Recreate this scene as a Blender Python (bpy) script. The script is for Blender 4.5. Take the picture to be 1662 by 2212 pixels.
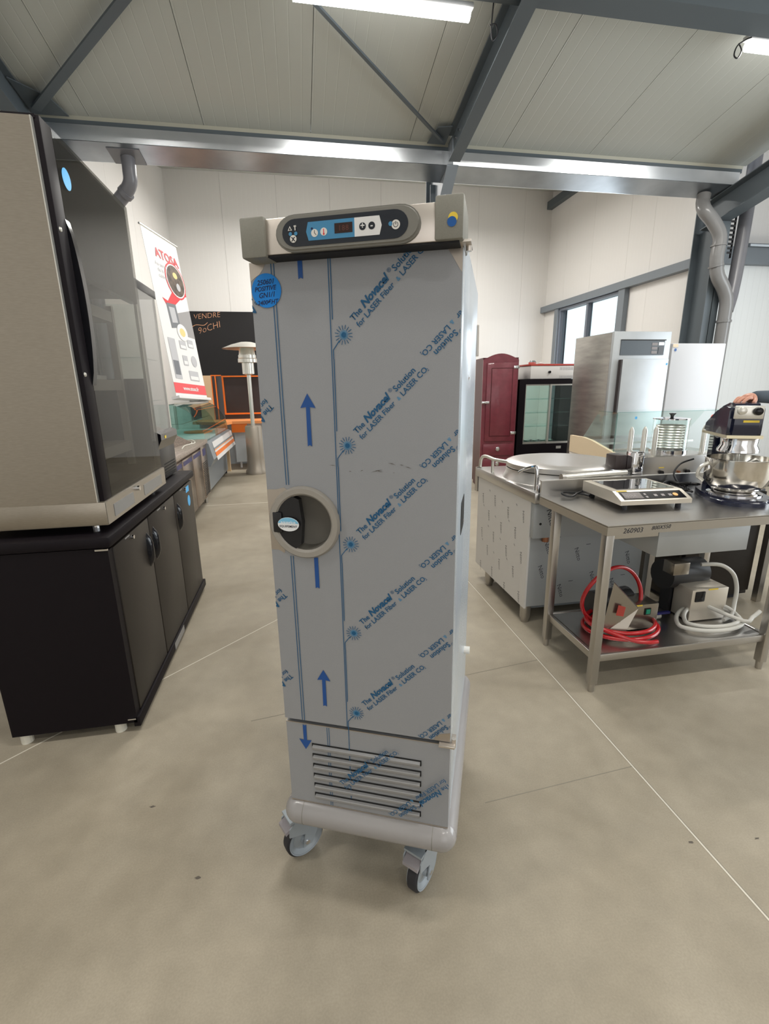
import bpy, bmesh, math, random
from mathutils import Vector, Matrix
random.seed(7)
for o in list(bpy.data.objects): bpy.data.objects.remove(o)
SC = bpy.context.scene
COL = SC.collection
R = math.radians
# ------------------------------------------------------------------ camera
cam_d = bpy.data.cameras.new('camera'); cam = bpy.data.objects.new('camera', cam_d); COL.objects.link(cam)
F_PX = 1018.7
cam_d.sensor_fit = 'HORIZONTAL'; cam_d.sensor_width = 36.0; cam_d.lens = 36.0 * F_PX / 1662.0
cam_d.clip_start = 0.02; cam_d.clip_end = 200
PITCH, ROLL, YAW = 0.26019, -0.01427, 0.17529
fv = Vector((0, math.cos(PITCH), -math.sin(PITCH))); rv = Vector((1, 0, 0)); uv_ = rv.cross(fv)
r2 = math.cos(ROLL) * rv + math.sin(ROLL) * uv_; u2 = -math.sin(ROLL) * rv + math.cos(ROLL) * uv_
MZ = Matrix.Rotation(-YAW, 3, 'Z'); r2 = MZ @ r2; u2 = MZ @ u2; fv = MZ @ fv
m = Matrix((r2, u2, -fv)).transposed().to_4x4(); m.translation = Vector((0, 0, 1.5))
cam.matrix_world = m
SC.camera = cam
# ------------------------------------------------------------------ world, exposure
SC.view_settings.view_transform = 'Standard'; SC.view_settings.look = 'None'
SC.view_settings.gamma = 1.0; SC.view_settings.use_curve_mapping = False
SC.view_settings.exposure = -0.15
w = bpy.data.worlds.new('overcast'); SC.world = w; w.use_nodes = True
w.node_tree.nodes['Background'].inputs[0].default_value = (0.86, 0.93, 1.0, 1)
w.node_tree.nodes['Background'].inputs[1].default_value = 1.6
# ------------------------------------------------------------------ window daylight and added fill lamps
def area(name, loc, rot, sx, sy, power, col):
    l = bpy.data.lights.new(name, 'AREA'); l.shape = 'RECTANGLE'; l.size = sx; l.size_y = sy
    l.energy = power; l.color = col
    o = bpy.data.objects.new(name, l); o.location = loc; o.rotation_euler = rot; COL.objects.link(o)
    return o
area('daylight_side_gate', (9.1, 1.0, 2.0), (0, R(90), 0), 3.8, 5.0, 420, (0.86, 0.94, 1.0))     # added daylight from the right; the wall there has no opening
area('daylight_rear_gate', (0.5, -5.9, 2.0), (R(90), 0, 0), 5.0, 3.6, 60, (0.98, 0.98, 1.0))      # added fill behind the camera, no gate in that wall
area('daylight_window', (6.2, 9.9, 2.4), (0, R(90), 0), 1.4, 2.0, 30, (0.9, 0.95, 1.0))           # window in the right wall

# ------------------------------------------------------------------ materials
MATS = {}
def mat(name, col, rough=0.5, metal=0.0, spec=0.5, noise=0.0, nscale=30.0, bump=0.0, bscale=200.0, alpha=1.0, trans=0.0, emit=None, estr=0.0, stretch=None, coat=0.0, ior=1.45):
    if name in MATS: return MATS[name]
    mt = bpy.data.materials.new(name); mt.use_nodes = True
    nt = mt.node_tree; b = nt.nodes['Principled BSDF']
    b.inputs['Base Color'].default_value = (*col, 1); b.inputs['Roughness'].default_value = rough
    b.inputs['Metallic'].default_value = metal; b.inputs['Specular IOR Level'].default_value = spec
    b.inputs['IOR'].default_value = ior
    b.inputs['Transmission Weight'].default_value = trans; b.inputs['Alpha'].default_value = alpha
    b.inputs['Coat Weight'].default_value = coat
    if emit: b.inputs['Emission Color'].default_value = (*emit, 1); b.inputs['Emission Strength'].default_value = estr
    if noise > 0 or bump > 0:
        tc = nt.nodes.new('ShaderNodeTexCoord'); mp = nt.nodes.new('ShaderNodeMapping')
        nt.links.new(tc.outputs['Object'], mp.inputs['Vector'])
        if stretch: mp.inputs['Scale'].default_value = stretch
    if noise > 0:
        n = nt.nodes.new('ShaderNodeTexNoise'); n.inputs['Scale'].default_value = nscale; n.inputs['Detail'].default_value = 5
        nt.links.new(mp.outputs[0], n.inputs['Vector'])
        rmp = nt.nodes.new('ShaderNodeMapRange'); rmp.inputs[1].default_value = 0.3; rmp.inputs[2].default_value = 0.7
        rmp.inputs[3].default_value = 1 - noise; rmp.inputs[4].default_value = 1 + noise
        nt.links.new(n.outputs['Fac'], rmp.inputs[0])
        mx = nt.nodes.new('ShaderNodeVectorMath'); mx.operation = 'SCALE'; mx.inputs[0].default_value = col
        nt.links.new(rmp.outputs[0], mx.inputs['Scale']); nt.links.new(mx.outputs[0], b.inputs['Base Color'])
    if bump > 0:
        n2 = nt.nodes.new('ShaderNodeTexNoise'); n2.inputs['Scale'].default_value = bscale; n2.inputs['Detail'].default_value = 3
        nt.links.new(mp.outputs[0], n2.inputs['Vector'])
        bp = nt.nodes.new('ShaderNodeBump'); bp.inputs['Strength'].default_value = bump; bp.inputs['Distance'].default_value = 0.002
        nt.links.new(n2.outputs['Fac'], bp.inputs['Height']); nt.links.new(bp.outputs[0], b.inputs['Normal'])
    MATS[name] = mt
    return mt

def glass_mat(name, tint, transp, rough=0.02, sheen=1.0):
    """thin pane: transparent mixed with a mirror-like coat by fresnel"""
    mt = bpy.data.materials.new(name); mt.use_nodes = True; nt = mt.node_tree; nt.nodes.clear()
    out = nt.nodes.new('ShaderNodeOutputMaterial'); t = nt.nodes.new('ShaderNodeBsdfTransparent'); t.inputs[0].default_value = (*tint, 1)
    g = nt.nodes.new('ShaderNodeBsdfGlossy'); g.inputs['Roughness'].default_value = rough; g.inputs[0].default_value = (sheen, sheen, sheen, 1)
    f0 = ((transp - 1) / (transp + 1)) ** 2
    lw = nt.nodes.new('ShaderNodeLayerWeight'); lw.inputs['Blend'].default_value = 0.5       # Schlick, the same from both sides of the pane
    pw = nt.nodes.new('ShaderNodeMath'); pw.operation = 'POWER'; pw.inputs[1].default_value = 5.0; nt.links.new(lw.outputs['Facing'], pw.inputs[0])
    mr = nt.nodes.new('ShaderNodeMapRange'); mr.inputs[3].default_value = f0; nt.links.new(pw.outputs[0], mr.inputs[0])
    mx = nt.nodes.new('ShaderNodeMixShader')
    nt.links.new(mr.outputs[0], mx.inputs[0]); nt.links.new(t.outputs[0], mx.inputs[1]); nt.links.new(g.outputs[0], mx.inputs[2])
    nt.links.new(mx.outputs[0], out.inputs[0]); MATS[name] = mt
    return mt

def concrete():
    mt = bpy.data.materials.new('polished_concrete'); mt.use_nodes = True; nt = mt.node_tree; b = nt.nodes['Principled BSDF']
    tc = nt.nodes.new('ShaderNodeTexCoord')
    def noise(s, d, dist=0.0):
        n = nt.nodes.new('ShaderNodeTexNoise'); n.inputs['Scale'].default_value = s; n.inputs['Detail'].default_value = d
        n.inputs['Distortion'].default_value = dist; nt.links.new(tc.outputs['Object'], n.inputs['Vector']); return n
    n1 = noise(1.3, 6, 0.6); n2 = noise(11, 6); n3 = noise(180, 2)
    cr = nt.nodes.new('ShaderNodeValToRGB'); cr.color_ramp.elements[0].position = 0.3; cr.color_ramp.elements[1].position = 0.72
    cr.color_ramp.elements[0].color = (0.262, 0.226, 0.168, 1); cr.color_ramp.elements[1].color = (0.37, 0.328, 0.258, 1)
    nt.links.new(n1.outputs['Fac'], cr.inputs[0])
    def mul(src, n, lo, hi, a=0.3, c=0.7):
        mr = nt.nodes.new('ShaderNodeMapRange'); mr.inputs[1].default_value = a; mr.inputs[2].default_value = c
        mr.inputs[3].default_value = lo; mr.inputs[4].default_value = hi; nt.links.new(n.outputs['Fac'], mr.inputs[0])
        v = nt.nodes.new('ShaderNodeVectorMath'); v.operation = 'SCALE'; nt.links.new(src, v.inputs[0]); nt.links.new(mr.outputs[0], v.inputs['Scale'])
        return v.outputs[0]
    s = mul(cr.outputs[0], n2, 0.93, 1.06); s = mul(s, n3, 0.94, 1.06)
    nt.links.new(s, b.inputs['Base Color'])
    mr = nt.nodes.new('ShaderNodeMapRange'); mr.inputs[3].default_value = 0.42; mr.inputs[4].default_value = 0.62
    nt.links.new(n2.outputs['Fac'], mr.inputs[0]); nt.links.new(mr.outputs[0], b.inputs['Roughness'])
    b.inputs['Specular IOR Level'].default_value = 0.35
    MATS['concrete'] = mt; return mt

def ribbed(name, col, axis, period, rough=0.45, depth=0.5, line=0.12):
    """painted steel sheet with fine pressed lines running across one axis"""
    mt = bpy.data.materials.new(name); mt.use_nodes = True; nt = mt.node_tree; b = nt.nodes['Principled BSDF']
    b.inputs['Roughness'].default_value = rough
    tc = nt.nodes.new('ShaderNodeTexCoord'); sx = nt.nodes.new('ShaderNodeSeparateXYZ'); nt.links.new(tc.outputs['Object'], sx.inputs[0])
    md = nt.nodes.new('ShaderNodeMath'); md.operation = 'PINGPONG'; md.inputs[1].default_value = period / 2
    nt.links.new(sx.outputs[axis], md.inputs[0])
    mr = nt.nodes.new('ShaderNodeMapRange'); mr.inputs[1].default_value = 0; mr.inputs[2].default_value = 0.006
    nt.links.new(md.outputs[0], mr.inputs[0])
    mx = nt.nodes.new('ShaderNodeMapRange'); mx.inputs[3].default_value = 1 + line; mx.inputs[4].default_value = 1.0
    nt.links.new(mr.outputs[0], mx.inputs[0])
    v = nt.nodes.new('ShaderNodeVectorMath'); v.operation = 'SCALE'; v.inputs[0].default_value = col; nt.links.new(mx.outputs[0], v.inputs['Scale'])
    nt.links.new(v.outputs[0], b.inputs['Base Color'])
    bp = nt.nodes.new('ShaderNodeBump'); bp.inputs['Strength'].default_value = depth; bp.inputs['Distance'].default_value = 0.003
    nt.links.new(mr.outputs[0], bp.inputs['Height']); nt.links.new(bp.outputs[0], b.inputs['Normal'])
    MATS[name] = mt; return mt

concrete()
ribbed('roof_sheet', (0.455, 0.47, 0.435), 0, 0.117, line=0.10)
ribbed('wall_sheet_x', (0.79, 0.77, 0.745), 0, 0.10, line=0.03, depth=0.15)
ribbed('wall_sheet_y', (0.77, 0.75, 0.725), 1, 0.10, line=0.03, depth=0.15)
ribbed('gate_sheet', (0.80, 0.83, 0.84), 0, 0.12, line=-0.06, depth=0.5)
mat('joint', (0.60, 0.56, 0.48), 0.8); mat('joint_dark', (0.22, 0.20, 0.16), 0.8)
mat('steel_paint', (0.095, 0.115, 0.13), 0.5); mat('steel_paint_light', (0.19, 0.215, 0.24), 0.5)
mat('galvanised', (0.66, 0.69, 0.72), 0.24, 0.95, noise=0.12, nscale=3); mat('galvanised_dull', (0.34, 0.37, 0.40), 0.3, 0.9, noise=0.2, nscale=2)  # gutter underside uses a darker copy, its shade put into the colour
mat('trim_cream', (0.42, 0.41, 0.34), 0.6); mat('strip_dark', (0.06, 0.065, 0.08), 0.5)
mat('pvc_grey', (0.16, 0.16, 0.175), 0.3); mat('pvc_light', (0.20, 0.20, 0.20), 0.25)
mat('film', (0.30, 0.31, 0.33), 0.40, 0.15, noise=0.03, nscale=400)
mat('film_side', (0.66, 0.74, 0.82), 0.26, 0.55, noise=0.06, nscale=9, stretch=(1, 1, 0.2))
mat('print_blue', (0.006, 0.085, 0.20), 0.5); mat('print_navy', (0.01, 0.07, 0.27), 0.5); mat('print_light', (0.05, 0.24, 0.45), 0.5)
mat('bare_steel', (0.50, 0.45, 0.40), 0.3, 0.9)
mat('header_steel', (0.60, 0.55, 0.50), 0.32, 0.85); mat('cap_grey', (0.215, 0.21, 0.18), 0.5, noise=0.05, nscale=500)
mat('pill_grey', (0.19, 0.185, 0.165), 0.4); mat('panel_black', (0.012, 0.016, 0.024), 0.35); mat('panel_blue', (0.055, 0.23, 0.42), 0.4)
mat('panel_white', (0.72, 0.72, 0.72), 0.4); mat('display_dark', (0.025, 0.009, 0.006), 0.2); mat('display_digit', (0.10, 0.03, 0.02), 0.4)
mat('button_white', (0.70, 0.68, 0.64), 0.4); mat('yellow', (0.75, 0.55, 0.06), 0.5); mat('logo_blue', (0.01, 0.09, 0.32), 0.4)
mat('handle_beige', (0.30, 0.28, 0.25), 0.45); mat('cup_grey', (0.16, 0.15, 0.13), 0.5); mat('latch_black', (0.012, 0.012, 0.014), 0.35)
mat('sticker_blue', (0.0, 0.20, 0.64), 0.55); mat('ink', (0.005, 0.01, 0.06), 0.6); mat('ink_black', (0.02, 0.02, 0.03), 0.6)
mat('sticker_white', (0.80, 0.82, 0.84), 0.45); mat('sticker_cyan', (0.20, 0.50, 0.72), 0.45)
mat('bumper', (0.29, 0.28, 0.28), 0.25, coat=0.3); mat('caster_grey', (0.33, 0.37, 0.41), 0.3, 0.3); mat('caster_plastic', (0.30, 0.28, 0.30), 0.4)
mat('rubber', (0.02, 0.02, 0.025), 0.6); mat('gasket', (0.008, 0.008, 0.01), 0.7); mat('slot', (0.01, 0.01, 0.01), 0.8)
mat('louver', (0.30, 0.30, 0.305), 0.4, 0.2)
mat('stainless', (0.56, 0.55, 0.54), 0.28, 1.0, bump=0.05, bscale=60, stretch=(1, 12, 12))
mat('stainless_leg', (0.50, 0.48, 0.455), 0.32, 1.0)
mat('stainless_v', (0.34, 0.305, 0.255), 0.36, 0.9, noise=0.06, nscale=40, stretch=(1, 1, 8))
mat('stainless_sheen', (0.74, 0.72, 0.70), 0.34, 1.0); mat('chrome', (0.80, 0.80, 0.82), 0.06, 1.0)
mat('film_white', (0.62, 0.60, 0.575), 0.4, 0.05); mat('film_grey', (0.34, 0.355, 0.36), 0.45, 0.1)
mat('black_paint', (0.006, 0.004, 0.006), 0.55, spec=0.2); mat('black_panel', (0.020, 0.016, 0.013), 0.42, spec=0.35, noise=0.1, nscale=90)
mat('black_gloss', (0.006, 0.006, 0.008), 0.12); mat('black_metal', (0.02, 0.02, 0.022), 0.35)
mat('white_plastic', (0.70, 0.68, 0.60), 0.5); mat('cord_black', (0.01, 0.01, 0.012), 0.45)
mat('granite', (0.33, 0.27, 0.23), 0.35, noise=0.6, nscale=90); mat('granite_dark', (0.14, 0.10, 0.075), 0.45, noise=0.7, nscale=70)
mat('counter_steel', (0.28, 0.22, 0.18), 0.22, 0.8); mat('vent_blue', (0.02, 0.02, 0.12), 0.3)
mat('orange', (0.85, 0.19, 0.02), 0.4); mat('orange_top', (0.92, 0.36, 0.13), 0.35); mat('cream_wood', (0.72, 0.53, 0.33), 0.5)
mat('white_panel', (0.62, 0.68, 0.74), 0.35); mat('counter_white', (0.75, 0.74, 0.74), 0.35); mat('grey_base', (0.30, 0.33, 0.36), 0.35, 0.3)
mat('board_black', (0.006, 0.005, 0.006), 0.5); mat('chalk', (0.75, 0.38, 0.22), 0.9); mat('brown_glass', (0.04, 0.03, 0.03), 0.3)
mat('heater_grey', (0.36, 0.32, 0.27), 0.4, 0.5); mat('alu', (0.72, 0.71, 0.66), 0.3, 0.8)
mat('banner_white', (0.80, 0.79, 0.78), 0.5); mat('banner_red', (0.72, 0.03, 0.04), 0.5); mat('banner_grey', (0.32, 0.31, 0.31), 0.5)
mat('banner_pink', (0.78, 0.09, 0.10), 0.5); mat('photo_dark', (0.09, 0.06, 0.04), 0.5, noise=0.8, nscale=12); mat('photo_grey', (0.17, 0.18, 0.2), 0.5)
mat('photo_light', (0.5, 0.5, 0.52), 0.5); mat('pale_yellow', (0.75, 0.62, 0.25), 0.5)
mat('bordeaux', (0.17, 0.030, 0.045), 0.3, noise=0.12, nscale=14, coat=0.3); mat('bordeaux_dark', (0.065, 0.004, 0.008), 0.4)
mat('red_paint', (0.42, 0.05, 0.035), 0.4); mat('appliance_white', (0.66, 0.64, 0.62), 0.4)
mat('freezer_white', (0.58, 0.59, 0.62), 0.35); mat('fridge_steel', (0.42, 0.44, 0.455), 0.45, 0.6, noise=0.06, nscale=4)
mat('film_side_steel', (0.36, 0.345, 0.32), 0.3, 0.7, noise=0.18, nscale=3, stretch=(1, 1, 6)); mat('panel_slate', (0.07, 0.085, 0.10), 0.3)
mat('cream', (0.74, 0.60, 0.42), 0.45); mat('cream_light', (0.72, 0.66, 0.60), 0.45); mat('sky_blue', (0.10, 0.45, 0.85), 0.5)
mat('navy', (0.007, 0.010, 0.030), 0.18, coat=0.5); mat('mixer_trim', (0.62, 0.56, 0.40), 0.25, 0.8); mat('orange_red', (0.9, 0.12, 0.04), 0.5)
mat('induction_body', (0.62, 0.57, 0.49), 0.35, 0.55); mat('induction_glass', (0.03, 0.035, 0.04), 0.04, spec=1.0, coat=1.0, ior=2.2)
mat('led_orange', (0.85, 0.42, 0.12), 0.4); mat('digit_grey', (0.22, 0.2, 0.2), 0.4)
mat('hose_red', (0.42, 0.008, 0.012), 0.25, coat=0.4); mat('hose_white', (0.55, 0.54, 0.50), 0.35); mat('switch_green', (0.0, 0.22, 0.13), 0.4)
mat('pump_steel', (0.30, 0.27, 0.23), 0.25, 0.9); mat('skin', (0.55, 0.27, 0.19), 0.5); mat('sleeve', (0.07, 0.09, 0.115), 0.9)
mat('trousers', (0.03, 0.035, 0.05), 0.9); mat('hair', (0.02, 0.013, 0.01), 0.7); mat('shoe', (0.02, 0.02, 0.02), 0.5)
mat('shelf_grey', (0.46, 0.42, 0.37), 0.4, 0.2); mat('bowl_steel', (0.72, 0.69, 0.64), 0.13, 1.0); mat('copper', (0.35, 0.16, 0.09), 0.3, 0.9); mat('tube_emit', (1, 1, 1), 0.5, emit=(1, 0.98, 0.95), estr=9.0)
mat('lamp_body', (0.7, 0.7, 0.7), 0.5); mat('stain', (0.10, 0.085, 0.07), 0.8); mat('bag', (0.5, 0.42, 0.36), 0.4)
mat('window_frame', (0.17, 0.19, 0.23), 0.45)
glass_mat('glass_clear', (0.93, 0.97, 0.96), 1.45); glass_mat('glass_green', (0.74, 0.86, 0.84), 1.5)
glass_mat('glass_smoke', (0.62, 0.62, 0.60), 1.5, 0.015, 0.5); glass_mat('glass_dark', (0.55, 0.56, 0.56), 1.6, 0.01)

# ------------------------------------------------------------------ mesh helpers
def box(bm, x0, x1, y0, y1, z0, z1, bev=0.0, seg=2):
    vs = [bm.verts.new((x, y, z)) for x in (x0, x1) for y in (y0, y1) for z in (z0, z1)]
    fs = [(0, 1, 3, 2), (4, 6, 7, 5), (0, 4, 5, 1), (2, 3, 7, 6), (0, 2, 6, 4), (1, 5, 7, 3)]
    faces = [bm.faces.new([vs[i] for i in f]) for f in fs]
    if bev > 0:
        es = set(e for f in faces for e in f.edges)
        bmesh.ops.bevel(bm, geom=list(es), offset=bev, segments=seg, profile=0.5, affect='EDGES')
    return bm
def prism(bm, pts, v, frm=None):
    """extrude polygon pts (3d) along vector v"""
    v = Vector(v); a = [bm.verts.new(p) for p in pts]; b = [bm.verts.new(Vector(p) + v) for p in pts]
    bm.faces.new(a); bm.faces.new(b[::-1]); n = len(a)
    for i in range(n): bm.faces.new((a[i], b[i], b[(i + 1) % n], a[(i + 1) % n]))
    return bm
def frame_of(d):
    d = Vector(d).normalized(); t = Vector((0, 0, 1)) if abs(d.z) < 0.95 else Vector((1, 0, 0))
    a = d.cross(t).normalized(); b = d.cross(a).normalized(); return a, b
def cyl(bm, p0, p1, r0, r1=None, seg=20, cap=True):
    r1 = r0 if r1 is None else r1; p0 = Vector(p0); p1 = Vector(p1); a, b = frame_of(p1 - p0)
    A = []; B = []
    for i in range(seg):
        t = 2 * math.pi * i / seg; d = a * math.cos(t) + b * math.sin(t)
        A.append(bm.verts.new(p0 + d * r0)); B.append(bm.verts.new(p1 + d * r1))
    for i in range(seg): bm.faces.new((A[i], B[i], B[(i + 1) % seg], A[(i + 1) % seg]))
    if cap: bm.faces.new(A); bm.faces.new(B[::-1])
    return bm
def smooth_path(pts, n=6):
    P = [Vector(p) for p in pts]; out = []
    for i in range(len(P) - 1):
        p0 = P[max(i - 1, 0)]; p1 = P[i]; p2 = P[i + 1]; p3 = P[min(i + 2, len(P) - 1)]
        for k in range(n):
            t = k / n
            out.append(0.5 * ((2 * p1) + (p2 - p0) * t + (2 * p0 - 5 * p1 + 4 * p2 - p3) * t * t + (-p0 + 3 * p1 - 3 * p2 + p3) * t ** 3))
    out.append(P[-1]); return out
def tube(bm, pts, r, seg=10, smooth=6, cap=True):
    P = smooth_path(pts, smooth) if smooth else [Vector(p) for p in pts]
    rings = []; a = None
    for i, p in enumerate(P):
        d = (P[min(i + 1, len(P) - 1)] - P[max(i - 1, 0)]).normalized()
        if a is None: a, b = frame_of(d)
        else:
            a = (a - d * a.dot(d)).normalized(); b = d.cross(a)
        rr = r[i] if isinstance(r, list) else r
        rings.append([bm.verts.new(p + (a * math.cos(2 * math.pi * k / seg) + b * math.sin(2 * math.pi * k / seg)) * rr) for k in range(seg)])
    for i in range(len(rings) - 1):
        for k in range(seg): bm.faces.new((rings[i][k], rings[i][(k + 1) % seg], rings[i + 1][(k + 1) % seg], rings[i + 1][k]))
    if cap: bm.faces.new(rings[0][::-1]); bm.faces.new(rings[-1])
    return bm
def lathe(bm, prof, c, seg=32, axis=(0, 0, 1)):
    """prof: list of (radius, height) along axis from point c"""
    c = Vector(c); ax = Vector(axis).normalized(); a, b = frame_of(ax); rings = []
    for r, h in prof:
        if r < 1e-6: rings.append([bm.verts.new(c + ax * h)])
        else: rings.append([bm.verts.new(c + ax * h + (a * math.cos(2 * math.pi * k / seg) + b * math.sin(2 * math.pi * k / seg)) * r) for k in range(seg)])
    for i in range(len(rings) - 1):
        A, B = rings[i], rings[i + 1]
        for k in range(seg):
            k2 = (k + 1) % seg
            if len(A) == 1 and len(B) == 1: continue
            if len(A) == 1: bm.faces.new((A[0], B[k], B[k2]))
            elif len(B) == 1: bm.faces.new((A[k], A[k2], B[0]))
            else: bm.faces.new((A[k], A[k2], B[k2], B[k]))
    return bm
def disc(c, r, n=24, ax1=(1, 0, 0), ax2=(0, 0, 1), ry=None):
    c = Vector(c); ax1 = Vector(ax1); ax2 = Vector(ax2); ry = ry or r
    return [c + ax1 * math.cos(2 * math.pi * k / n) * r + ax2 * math.sin(2 * math.pi * k / n) * ry for k in range(n)]
def pill(x0, x1, zc, hz, y, n=10, squash=1.0):
    """stadium outline in the xz plane"""
    rr = hz * squash; pts = []
    for k in range(n + 1):
        t = math.pi / 2 + math.pi * k / n; pts.append((x0 + rr + rr * math.cos(t), y, zc + hz * math.sin(t)))
    for k in range(n + 1):
        t = -math.pi / 2 + math.pi * k / n; pts.append((x1 - rr + rr * math.cos(t), y, zc + hz * math.sin(t)))
    return pts
ORIG = {}
def root_of(o):
    while o.parent: o = o.parent
    return o
def obj(name, bm, m_, parent=None, smooth=False, label=None, kind=None):
    bmesh.ops.recalc_face_normals(bm, faces=bm.faces)
    if parent is not None:
        off = ORIG[root_of(parent).name]
        if off.length > 0: bmesh.ops.translate(bm, verts=bm.verts, vec=-off)
    me = bpy.data.meshes.new(name); bm.to_mesh(me); bm.free()
    me.materials.append(MATS[m_] if isinstance(m_, str) else m_)
    if smooth:
        me.shade_smooth(); me.set_sharp_from_angle(angle=R(38))
    o = bpy.data.objects.new(name, me); COL.objects.link(o)
    if parent is not None: o.parent = parent
    if label: o['label'] = label
    if kind: o['kind'] = kind
    return o
def B(): return bmesh.new()
def thing(name, label, cat, loc=(0, 0, 0), rot=0.0, group=None, at=None):
    """Empty at the base. Children are modelled in 'loc' coordinates; 'at' places the Empty somewhere else (rotated local frame)"""
    o = bpy.data.objects.new(name, None); COL.objects.link(o); o.empty_display_size = 0.05
    ORIG[o.name] = Vector(loc); o.location = at if at is not None else loc; o.rotation_euler = (0, 0, rot)
    o['label'] = label; o['category'] = cat
    if group: o['group'] = group
    return o
def single(name, bm, m_, label, cat, loc, group=None, smooth=False):
    bmesh.ops.translate(bm, verts=bm.verts, vec=-Vector(loc))
    o = obj(name, bm, m_, None, smooth); o.location = loc; o['label'] = label; o['category'] = cat
    if group: o['group'] = group
    return o
def struct(name, bm, m_, smooth=False):
    o = obj(name, bm, m_, None, smooth); o['kind'] = 'structure'; ORIG[o.name] = Vector((0, 0, 0)); return o
def bx(name, parent, m_, x0, x1, y0, y1, z0, z1, bev=0.0, **k):
    return obj(name, box(B(), x0, x1, y0, y1, z0, z1, bev), m_, parent, smooth=bev > 0, **k)
def text_bm(s, size, shear=0.0, bold=0.0, depth=0.0, align='LEFT', space=1.0):
    cu = bpy.data.curves.new('t', 'FONT'); cu.body = s; cu.size = size; cu.shear = shear; cu.offset = bold; cu.extrude = depth
    cu.align_x = align; cu.resolution_u = 2; cu.space_character = space
    to = bpy.data.objects.new('t', cu); COL.objects.link(to)
    dg = bpy.context.evaluated_depsgraph_get(); me = bpy.data.meshes.new_from_object(to.evaluated_get(dg))
    bm = B(); bm.from_mesh(me); bpy.data.objects.remove(to); bpy.data.curves.remove(cu); bpy.data.meshes.remove(me)
    return bm
def clip(bm, planes):
    for co, no in planes:
        g = bm.verts[:] + bm.edges[:] + bm.faces[:]
        bmesh.ops.bisect_plane(bm, geom=g, plane_co=co, plane_no=no, clear_outer=True)
    return bm
def plane_m(o, xa, ya):
    xa = Vector(xa).normalized(); ya = Vector(ya); ya = (ya - xa * ya.dot(xa)).normalized(); za = xa.cross(ya)
    mm = Matrix((xa, ya, za)).transposed().to_4x4(); mm.translation = Vector(o); return mm
def text(name, s, size, m_, parent, o, xa, ya=(0, 0, 1), clips=None, **k):
    bm = text_bm(s, size, **k); bm.transform(plane_m(o, xa, ya))
    if clips: clip(bm, clips)
    if not bm.faces: bm.free(); return None
    return obj(name, bm, m_, parent)
def children(o): return [c for c in bpy.data.objects if c.parent == o]

# ================================================================== SETTING
YB, XR, XL = 11.8, 6.27, -2.49           # back wall, right wall, left wall of the rear bay
def zc(y): return 5.572 - 0.1957 * y      # underside of the sloping roof
fl = struct('floor', box(B(), -6.2, 9.4, -6.2, YB + .2, -0.12, 0.0), 'concrete')
def strip(p, q, wd, m_, h=0.0008):
    p = Vector((*p, 0)); q = Vector((*q, 0)); d = (q - p).normalized(); n = Vector((-d.y, d.x, 0)) * wd / 2
    return obj('floor_joint', prism(B(), [p - n, q - n, q + n, p + n], (0, 0, h)), m_, fl)
strip((1.247, -6), (1.253, YB), .006, 'joint'); strip((1.252, -6), (1.258, YB), .003, 'joint_dark', .0006)  # second, darker strip paints the shadow side of the joint
strip((-6, 6.41), (9.2, 6.41), .012, 'joint'); strip((-3.4, -.13), (0.1, 3.26), .006, 'joint')
strip((-0.3, 1.96), (1.246, 2.165), .004, 'joint_dark', .0006); strip((0.6, 1.33), (1.246, 1.38), .003, 'joint_dark', .0006)
for i, (x, y) in enumerate([(1.95, 1.36), (2.02, 1.42), (-.62, 1.55), (-.4, 1.24), (1.22, 1.05), (1.45, 1.02)]):
    bm = B(); n = 9; pts = [(x + .009 * (1 + .5 * math.sin(3 * k + i)) * math.cos(2 * math.pi * k / n), y + .004 * (1 + .4 * math.cos(5 * k + i)) * math.sin(2 * math.pi * k / n), 0) for k in range(n)]
    obj('floor_stain', prism(bm, pts, (0, 0, .0004)), 'stain', fl)

# roof panels (1.17 m cover width) with dark joints between them
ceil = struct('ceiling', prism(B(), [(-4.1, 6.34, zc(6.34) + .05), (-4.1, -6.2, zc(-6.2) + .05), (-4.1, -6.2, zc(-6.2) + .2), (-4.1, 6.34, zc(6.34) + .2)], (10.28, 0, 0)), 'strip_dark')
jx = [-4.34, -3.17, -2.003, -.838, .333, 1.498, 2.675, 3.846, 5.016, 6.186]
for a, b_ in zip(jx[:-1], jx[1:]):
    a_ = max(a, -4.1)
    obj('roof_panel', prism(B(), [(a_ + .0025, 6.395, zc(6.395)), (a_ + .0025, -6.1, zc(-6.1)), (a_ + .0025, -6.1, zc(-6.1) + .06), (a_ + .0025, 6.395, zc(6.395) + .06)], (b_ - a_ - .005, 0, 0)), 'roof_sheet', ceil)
struct('ceiling_rear', prism(B(), [(XL - .2, 6.9, 4.45), (XL - .2, YB + .2, 5.95), (XL - .2, YB + .2, 6.1), (XL - .2, 6.9, 4.6)], (XR - XL + .4, 0, 0)), 'roof_sheet')
struct('ceiling_side', box(B(), 6.2, 9.4, -6.2, 7.7, 6.8, 6.9), 'wall_sheet_x')
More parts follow.
